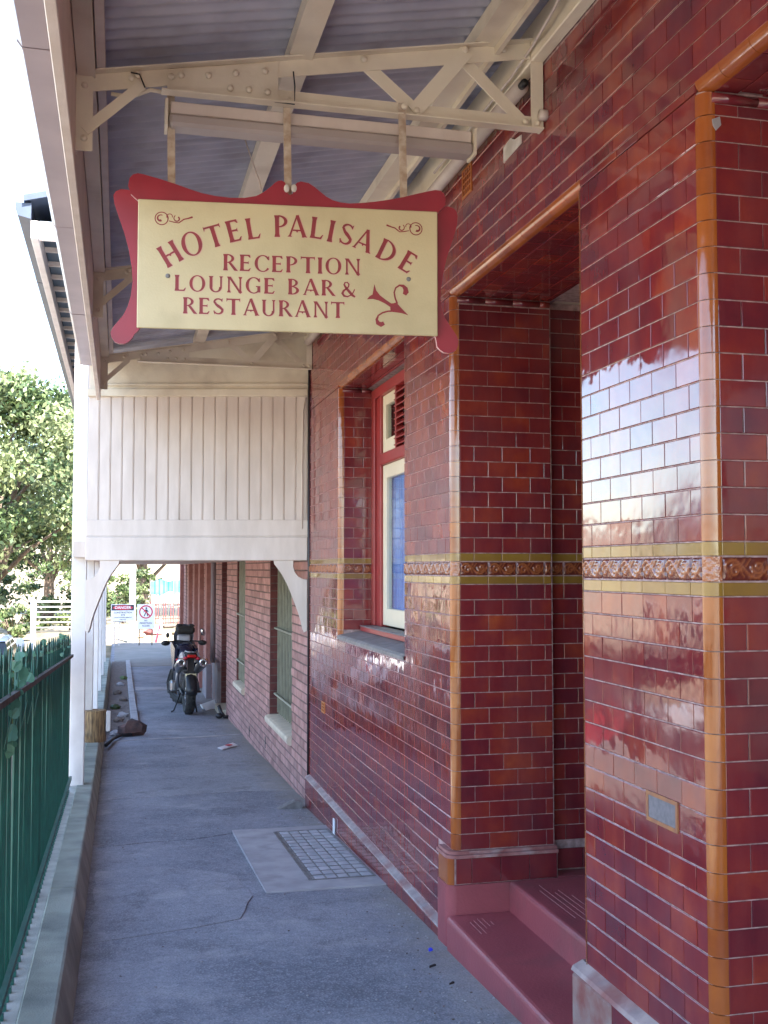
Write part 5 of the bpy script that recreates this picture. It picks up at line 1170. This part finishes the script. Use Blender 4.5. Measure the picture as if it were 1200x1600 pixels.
bt = MB(); bt.add([(1.40, 17.9, gz(18)+.01), (1.60, 18.1, gz(18)+.02), (1.60, 18.6, gz(18)+.10), (1.38, 18.4, gz(18)+.06)], [(0, 1, 2, 3)]); bt.box(1.36, 1.6, 18.1, 18.6, gz(18), gz(18)+.03, b=.01)
tag(bt.obj('plastic_sheet', signwhiteM), 'pale plastic sheet on the ground between the motorcycle and the wall', 'sheet')

# ================================================================== FAR END OF THE PATH
def textmesh(txt, size, m, parent, loc, rotz=0, name='lettering', align='CENTER'):
    cu = bpy.data.curves.new('t', 'FONT'); cu.body = txt; cu.size = size; cu.align_x = align; cu.align_y = 'CENTER'; cu.extrude = .0008; cu.resolution_u = 3; cu.offset = size*.02
    o = bpy.data.objects.new('t', cu); col.objects.link(o); dg = bpy.context.evaluated_depsgraph_get(); me = bpy.data.meshes.new_from_object(o.evaluated_get(dg)); bpy.data.objects.remove(o)
    me.materials.clear(); me.materials.append(m); q = place(name, me, parent); q.location = loc; q.rotation_euler = (R(90), 0, rotz); return q
ds = empty('danger_sign', (.14, 35.5, -.86), 'white DANGER construction site sign with red and black heading on thin legs', 'sign')
board_ = MB().box(-.37, .36, -.01, .01, .775, 1.315, b=.004).obj('board', signwhiteM, ds)
MB().box(-.35, .34, -.0125, -.0102, 1.12, 1.295).obj('heading', signblackM, board_)
el_ = MB(); el_.prism([(-.005+.31*math.cos(2*math.pi*k/32), 1.2075+.072*math.sin(2*math.pi*k/32)) for k in range(32)], -.0145, .0018, 'xz'); el_.obj('heading_oval', signredbM, board_)
textmesh('DANGER', .125, signwhiteM, board_, (-.005, -.0165, 1.207)); textmesh('CONSTRUCTION', .072, signblackM, board_, (0, -.0115, 1.05)); textmesh('SITE', .072, signblackM, board_, (0, -.0115, .97))
textmesh('UNAUTHORISED PERSONS', .045, signblackM, board_, (0, -.0115, .895)); textmesh('KEEP OUT', .045, signblackM, board_, (0, -.0115, .83))
for x in (-.26, -.12): MB().tube([(x, .02, 0), (x+.01, .02, .80)], .018, 8).obj('leg', polM, ds)
ns = empty('no_pedestrian_sign', (.855, 35.5, -.86), 'white no-pedestrians sign with a red crossed circle round a walking figure', 'sign')
nb2 = MB().box(-.275, .275, -.01, .01, .52, 1.31, b=.004).obj('board', signwhiteM, ns)
rg = MB(); n = 40; o_ = [(.215*math.cos(2*math.pi*k/n), 1.065+.215*math.sin(2*math.pi*k/n)) for k in range(n)]; i_ = [(.175*math.cos(2*math.pi*k/n), 1.065+.175*math.sin(2*math.pi*k/n)) for k in range(n)]
rg.add([(x, -.0120, z) for x, z in o_+i_], [(k, (k+1) % n, n+(k+1) % n, n+k) for k in range(n)]); rg.obj('ring', signredbM, nb2)
fg = MB(); Q = -.0108
fg.add([(.01+.03*math.cos(2*math.pi*k/14), Q, 1.185+.03*math.sin(2*math.pi*k/14)) for k in range(14)], [tuple(range(14))])
for k, pl_ in enumerate([[(-.03, 1.145), (.045, 1.145), (.04, 1.04), (-.02, 1.04)], [(-.03, 1.14), (-.085, 1.06), (-.065, 1.05), (-.01, 1.12)], [(.035, 1.14), (.085, 1.07), (.068, 1.055), (.02, 1.11)], [(-.02, 1.045), (.012, 1.045), (-.04, .925), (-.075, .925)], [(.01, 1.045), (.042, 1.045), (.075, .93), (.045, .925)]]):
    fg.add([(x, Q-.0001*(k+1), z) for x, z in pl_], [tuple(range(4))])
fg.obj('walking_figure', signblackM, nb2)
sbr = MB(); d_ = .195*math.sqrt(.5); sbr.add([(-d_-.013, -.0125, 1.065+d_-.013), (-d_+.013, -.0125, 1.065+d_+.013), (d_+.013, -.0125, 1.065-d_+.013), (d_-.013, -.0125, 1.065-d_-.013)], [(0, 1, 2, 3)]); sbr.obj('slash', signredbM, nb2)
textmesh('NO', .06, signblackM, nb2, (0, -.0115, .785)); textmesh('PEDESTRIAN', .068, signblackM, nb2, (0, -.0115, .705)); textmesh('ACCESS', .068, signblackM, nb2, (0, -.0115, .62))
for x in (-.2, .2): MB().tube([(x, .02, 0), (x, .02, .6)], .018, 8).obj('leg', railM, ns)
# street pole between the two signs
pp = MB(); pp.lathe([(.17, -.95), (.17, -.62), (.14, -.5), (.115, -.4), (.11, 1), (.10, 8)], (.46, 38.2, 0), (0, 0, 1), 14); tag(pp.obj('street_pole', polM, smooth=True), 'pale concrete street pole with a thicker foot behind the two signs', 'pole')
tr = empty('barrier_trestle', (1.38, 37.4, -.9), 'small red and white trestle with a round white lamp beside the no-pedestrians sign', 'trestle')
for a, b in (((-.17, -.1, 0), (0, 0, .62)), ((.17, -.1, 0), (0, 0, .62)), ((-.12, .15, 0), (0, 0, .62)), ((.12, .15, 0), (0, 0, .62))): MB().tube([a, b], .025, 6).obj('leg', signredbM if a[0] < 0 else clothwM, tr)
MB().box(-.22, .22, -.03, 0, .30, .42, b=.004).obj('board', clothwM, tr); MB().ball((0, 0, .70), .09, .07, .09, 12).obj('lamp', clothwM, tr, smooth=True)
# site fence with blue and white cloth above dark palings
cf = empty('site_fence', (4, 50, -.9), 'site fence hung with blue and white cloth above dark palings at the far end', 'fence')
def clothgrid(x0, x1, z0, z1, y=0, ph=0):
    m = MB(); m.grid(lambda u, v: (lerp(x0, x1, u), y+.05*math.sin(u*31+ph), lerp(z0, z1, v)+.04*math.sin(u*9+ph)*(v > .9)-.10*math.sin(u*5.3)*(v < .1)), 40, 6); return m
for a, b, z0, z1, mm in ((-2.6, -1.6, 1.35, 1.95, clothbM), (-2.55, .2, .85, 1.34, clothwM), (-1.58, .2, 1.35, 1.98, clothbM), (.22, 6, .85, 2.0, clothwM)): clothgrid(a, b, z0, z1, .0, a).obj('cloth', mm, cf, smooth=True)
k = -2.6; 
while k < 4.5:
    MB().box(k, k+.045, -.12, -.09, -.1, 1.0+.02*math.sin(k*9)).obj('paling', darkbrickM if int(k*10) % 3 else railM, cf); k += .11
for z in (.2, .85): MB().box(-2.7, 4.6, -.088, -.05, z, z+.06).obj('rail', railM, cf)
for x in (-2.65, -.6, 1.4, 3.4): MB().box(x, x+.06, -.05, 0, 0, 2.05).obj('post', railM, cf)
for k in range(16):
    x, y = random.uniform(.4, 3.4), random.uniform(39.5, 46)
    lump('rubble', (x, y, terr(x, y)), random.uniform(.08, .24), random.choice([concM, soilM, darkbrickM, groundM]), 'one of the lumps of rubble on the sunlit ground past the signs', 'rubble', seed=k+50, sq=(1.5, 1, .5))['group'] = 'rubble past the signs'
# retaining wall and guard rails on the left
gw = empty('guard_rail', (-2.1, 34, -.9), 'pale tubular guard rail of five bars on a low stone wall at the left', 'railing')
for k in range(6): MB().tube([(-.3, 0, .72+.155*k), (1.05, 0, .72+.155*k)], .02 if k < 5 else .03, 8).obj('bar', polM, gw, smooth=True)
for x in (-.35, 1.05): MB().box(x-.05, x+.05, -.05, .05, .0, 1.55, b=.01).obj('post', whiteM, gw)
tag(MB().box(-2.45, -1.0, 34.1, 34.6, -1.6, -.30, b=.03).obj('low_wall', mat('stone_wall', (.22, .19, .14), (.13, .11, .08), 5, .9, .02, 12)), 'low brown stone wall under the pale guard rail', 'wall')
cb2 = empty('junction_cabinet', (-2.75, 31.5, -1.35), 'small pale cabinet with a rounded top beside the guard rail', 'cabinet')
m = MB(); m.prism([(-.22, 0), (.22, 0), (.22, .85), (.15, 1.0), (-.15, 1.0), (-.22, .85)], 0, .35, 'xz'); m.obj('body', clothwM, cb2); MB().box(-.17, .17, -.012, -.001, .1, .8, b=.004).obj('door', polM, cb2)
for x, y, h in ((-3.35, 30.5, 1.75), (-2.45, 33.2, 1.85)):
    pb_ = MB(); pb_.lathe([(.05, -1.5), (.045, -1.2+h), (.0005, -1.15+h)], (x, y, 0), (0, 0, 1), 10); tag(pb_.obj('bollard_post', clothwM, smooth=True), 'slim white post left of the cabinet' if x < -3 else 'white post at the left end of the guard rail', 'post')

# ================================================================== CARS in the street below the fence
def car(x, y, rz, m, label, wagon=0):
    c = empty('parked_car', (x, y, -1.40), label, 'car', 'cars parked along the street below the fence', rot=(0, 0, rz)); hw = .84
    lo = [(-2.1, .30), (-2.12, .62), (-2.02, .86), (-1.1, .93), (1.0, .93), (1.95, .80), (2.10, .62), (2.08, .30)]
    m_ = MB(); n = len(lo); sec = [(-hw*.97, 0), (-hw, .0), (hw, 0), (hw*.97, 0)]
    vs = []
    for xs_, inset in ((-hw, .06), (-hw+.06, 0), (hw-.06, 0), (hw, .06)):
        for (yy_, zz_) in lo: vs.append((xs_, yy_*(1-inset*.4), zz_-(inset*.5 if zz_ > .7 else 0)))
    m_.add(vs, [(a*n+k, a*n+(k+1) % n, (a+1)*n+(k+1) % n, (a+1)*n+k) for a in range(3) for k in range(n)]+[tuple(range(n)), tuple(3*n+k for k in range(n-1, -1, -1))]); o = m_.obj('body', m, c, auto=True); o.modifiers.new('b', 'BEVEL').width = .03
    g_ = MB(); A = [(-1.75, .92), (-1.35, 1.36), (.25, 1.38), (.95, .92)]; g_.add([(-hw+.05, a, b) if b < 1 else (-hw+.2, a, b) for a, b in A]+[(hw-.05, a, b) if b < 1 else (hw-.2, a, b) for a, b in A], [(0, 1, 2, 3), (7, 6, 5, 4), (0, 4, 5, 1), (2, 6, 7, 3)]); g_.obj('windows', carglassM, c)
    g_ = MB(); g_.add([(-hw+.19, -1.38, 1.365), (hw-.19, -1.38, 1.365), (hw-.19, .28, 1.385), (-hw+.19, .28, 1.385), (-hw+.25, -1.25, 1.42), (hw-.25, -1.25, 1.42), (hw-.25, .1, 1.43), (-hw+.25, .1, 1.43)], [(0, 1, 5, 4), (1, 2, 6, 5), (2, 3, 7, 6), (3, 0, 4, 7), (4, 5, 6, 7)]); g_.obj('roof', m, c, smooth=True)
    for px_ in (-.55, ): 
        for sx in (-1, 1): MB().add([(sx*(hw-.045), px_-.05, .93), (sx*(hw-.045), px_+.05, .93), (sx*(hw-.19), px_+.05, 1.375), (sx*(hw-.19), px_-.05, 1.375)], [(0, 1, 2, 3)]).obj('door_pillar', m, c)
    for yy_ in (-1.35, 1.35):
        for sx in (-1, 1):
            w_ = MB().lathe([(.20, -.10), (.29, -.10), (.31, -.07), (.31, .07), (.29, .10), (.20, .10)], (sx*(hw-.12), yy_, .31), (1, 0, 0), 20, full=True).obj('wheel', rubberM, c, auto=True); MB().tube([(sx*(hw-.2), yy_, .31), (sx*(hw-.03), yy_, .31)], .2, 16).obj('hubcap', steelM, w_)
    for sx in (-1, 1):
        MB().box(sx*.62-.14, sx*.62+.14, 2.02, 2.10, .60, .74, b=.02).obj('headlight', signwhiteM, c); MB().box(sx*.66-.12, sx*.66+.12, -2.13, -2.04, .66, .82, b=.02).obj('tail_light', tailM, c)
    return c
car(-3.2, 11.2, 0, carwM, 'white car parked nearest in the street below the fence'); car(-3.5, 16.3, 0, carrM, 'red car parked behind the white one in the street below the fence'); car(-3.35, 21.6, 0, carsM, 'silver car parked third in the row below the fence'); car(-3.1, 27.0, 0, carwM, 'white car parked farthest along the row below the fence')
# pale terrace across the street (seen mirrored in the glazed tiles)
hs = empty('terrace_house', (-15, 24, -1.4), 'pale two-storey terrace across the street, mirrored in the glazed tiles', 'building')
MB().box(-3, 3, -5.5, 5.5, -.3, 4.3).obj('wall', mat('pale_render', (.5, .42, .34), (.42, .35, .28), 2, .8), hs); m = MB(); m.prism([(-3.3, 4.3), (3.3, 4.3), (0, 5.4)], -5.7, 11.4, 'xz'); m.obj('roof', slateM, hs)
for j in range(2):
    for k in range(4): 
        f_ = MB().box(3.001, 3.05, -4.6+2.6*k, -3.5+2.6*k, .8+2.0*j, 2.1+2.0*j, b=.01).obj('window', whiteM, hs); MB().box(3.051, 3.056, -4.52+2.6*k, -3.58+2.6*k, .88+2.0*j, 2.02+2.0*j).obj('pane', carglassM, f_)

# ================================================================== TREES
def tree(name, x, y, h, rx, ry, rz, cz, nl, size, label, cat='tree', trunks=1, seed=0, tones=(0, 0, 1, 2), group=None, clumps=90, lean=0, low=-.6):
    r_ = np.random.default_rng(seed); z0 = terr(x, y)-.2; T = empty(name, (x, y, z0), label, cat, group)
    cl = []
    while len(cl) < clumps:
        d = r_.normal(size=3); d /= np.linalg.norm(d)
        if d[2] < low: continue
        s_ = r_.uniform(.45, 1.0)**.6; cl.append((d[0]*rx*s_, d[1]*ry*s_, cz+d[2]*rz*s_*(1 if d[2] > 0 else .8), r_.uniform(.5, 1.1)))
    cl = np.array(cl); k = r_.integers(0, clumps, nl); g_ = r_.normal(size=(nl, 3))*np.array([1, 1, .62])
    pts = cl[k, :3]+g_*(cl[k, 3]*min(rx, rz)*.135)[:, None]
    mi = np.array(tones)[(k*7+r_.integers(0, 2, nl)) % len(tones)]
    place('crown', leafmesh('crown', pts, size, leafMs, mi=mi), T)
    for q in range(trunks):
        a = 2*math.pi*q/max(1, trunks)+.7; bx, by = (.45*math.cos(a), .45*math.sin(a)) if trunks > 1 else (0, 0)
        m = MB(); top = Vector((bx*3+lean, by*2, cz*.95)); m.tube([(bx, by, 0), (bx*1.3+lean*.2, by, cz*.35), (bx*2+lean*.6, by*1.4, cz*.65), top], [.34*h/9, .27*h/9, .20*h/9, .08*h/9], 10)
        for b in range(7):
            c_ = cl[r_.integers(0, clumps)]; s0 = Vector((bx*1.3+lean*.3, by, cz*r_.uniform(.3, .8))); e_ = Vector(c_[:3]); md = (s0+e_)/2+Vector((0, 0, .3)); m.tube([s0, md, e_], [.12*h/9, .07*h/9, .02*h/9], 6)
        m.obj('trunk', barkM, T, smooth=True)
    return T
tree('fig_tree', -5.2, 42, 9, 5.2, 5.5, 4.4, 5.6, 42000, .105, 'broad sunlit fig tree with thick brown trunks beyond the guard rail', trunks=3, seed=2, tones=(0, 1, 1, 2), clumps=85, lean=.8, low=-.75)
#tree('street_tree', -13.5, 37, 8, 4.6, 4.6, 3.6, 5.2, 14000, .14, 'leafy tree left of the broad fig, mostly outside the frame', seed=3, tones=(0, 1, 2))
tree('street_tree', 1.2, 57, 9, 4.2, 3, 4.4, 5.4, 15000, .13, 'dense tree above the cloth fence at the far end of the path', seed=5, tones=(0, 1, 0, 2))
tree('street_tree', -3.6, 60, 9, 4.2, 3.5, 4.6, 4.9, 14000, .14, 'dark tree behind the street pole at the far end', seed=6, tones=(0, 2, 2, 1))
tree('street_tree', 7.5, 62, 9, 4.5, 3.5, 4.6, 5.2, 12000, .14, 'tree at the right of the far trees, behind the cloth fence', seed=7, tones=(0, 1, 1))
tree('street_tree', -27, 44, 9, 5, 5, 2.4, 3.0, 9000, .18, 'low rounded tree far up the street at the left', seed=8, tones=(0, 0, 2))
tree('street_tree', -36, 50, 9, 6, 6, 2.4, 3.0, 9000, .2, 'low rounded tree farthest left up the street', seed=9, tones=(0, 1, 2))
for k, (x, y, r_, h) in enumerate([(-5.6, 38.5, 1.5, 1.2), (-3.6, 40, 1.3, .9), (-8, 40.5, 1.8, 1.6), (-1.8, 43, 1.2, 1.0), (-6.4, 47, 2.2, 1.8), (-3.2, 49, 2.2, 1.7), (.2, 50, 1.2, 1.2), (-.6, 52, 1.6, 2.0), (.9, 53.5, 1.4, 1.6)]):
    tree('shrub', x, y, 2, r_, r_, h, h*.7, 1800, .09, ['rounded shrub on the dry bank just right of the slim white post', 'low shrub on the bank behind the guard rail', 'bigger shrub at the left end of the bank', 'small shrub at the foot of the fig tree', 'wide shrub behind the fig tree, at its left', 'wide shrub behind the fig tree, at its right', 'shrub left of the cloth fence, nearest the path', 'tall shrub left of the cloth fence', 'shrub half behind the cloth fence'][k], 'shrub', seed=30+k, tones=(0, 1, 2), clumps=22, low=-.2)
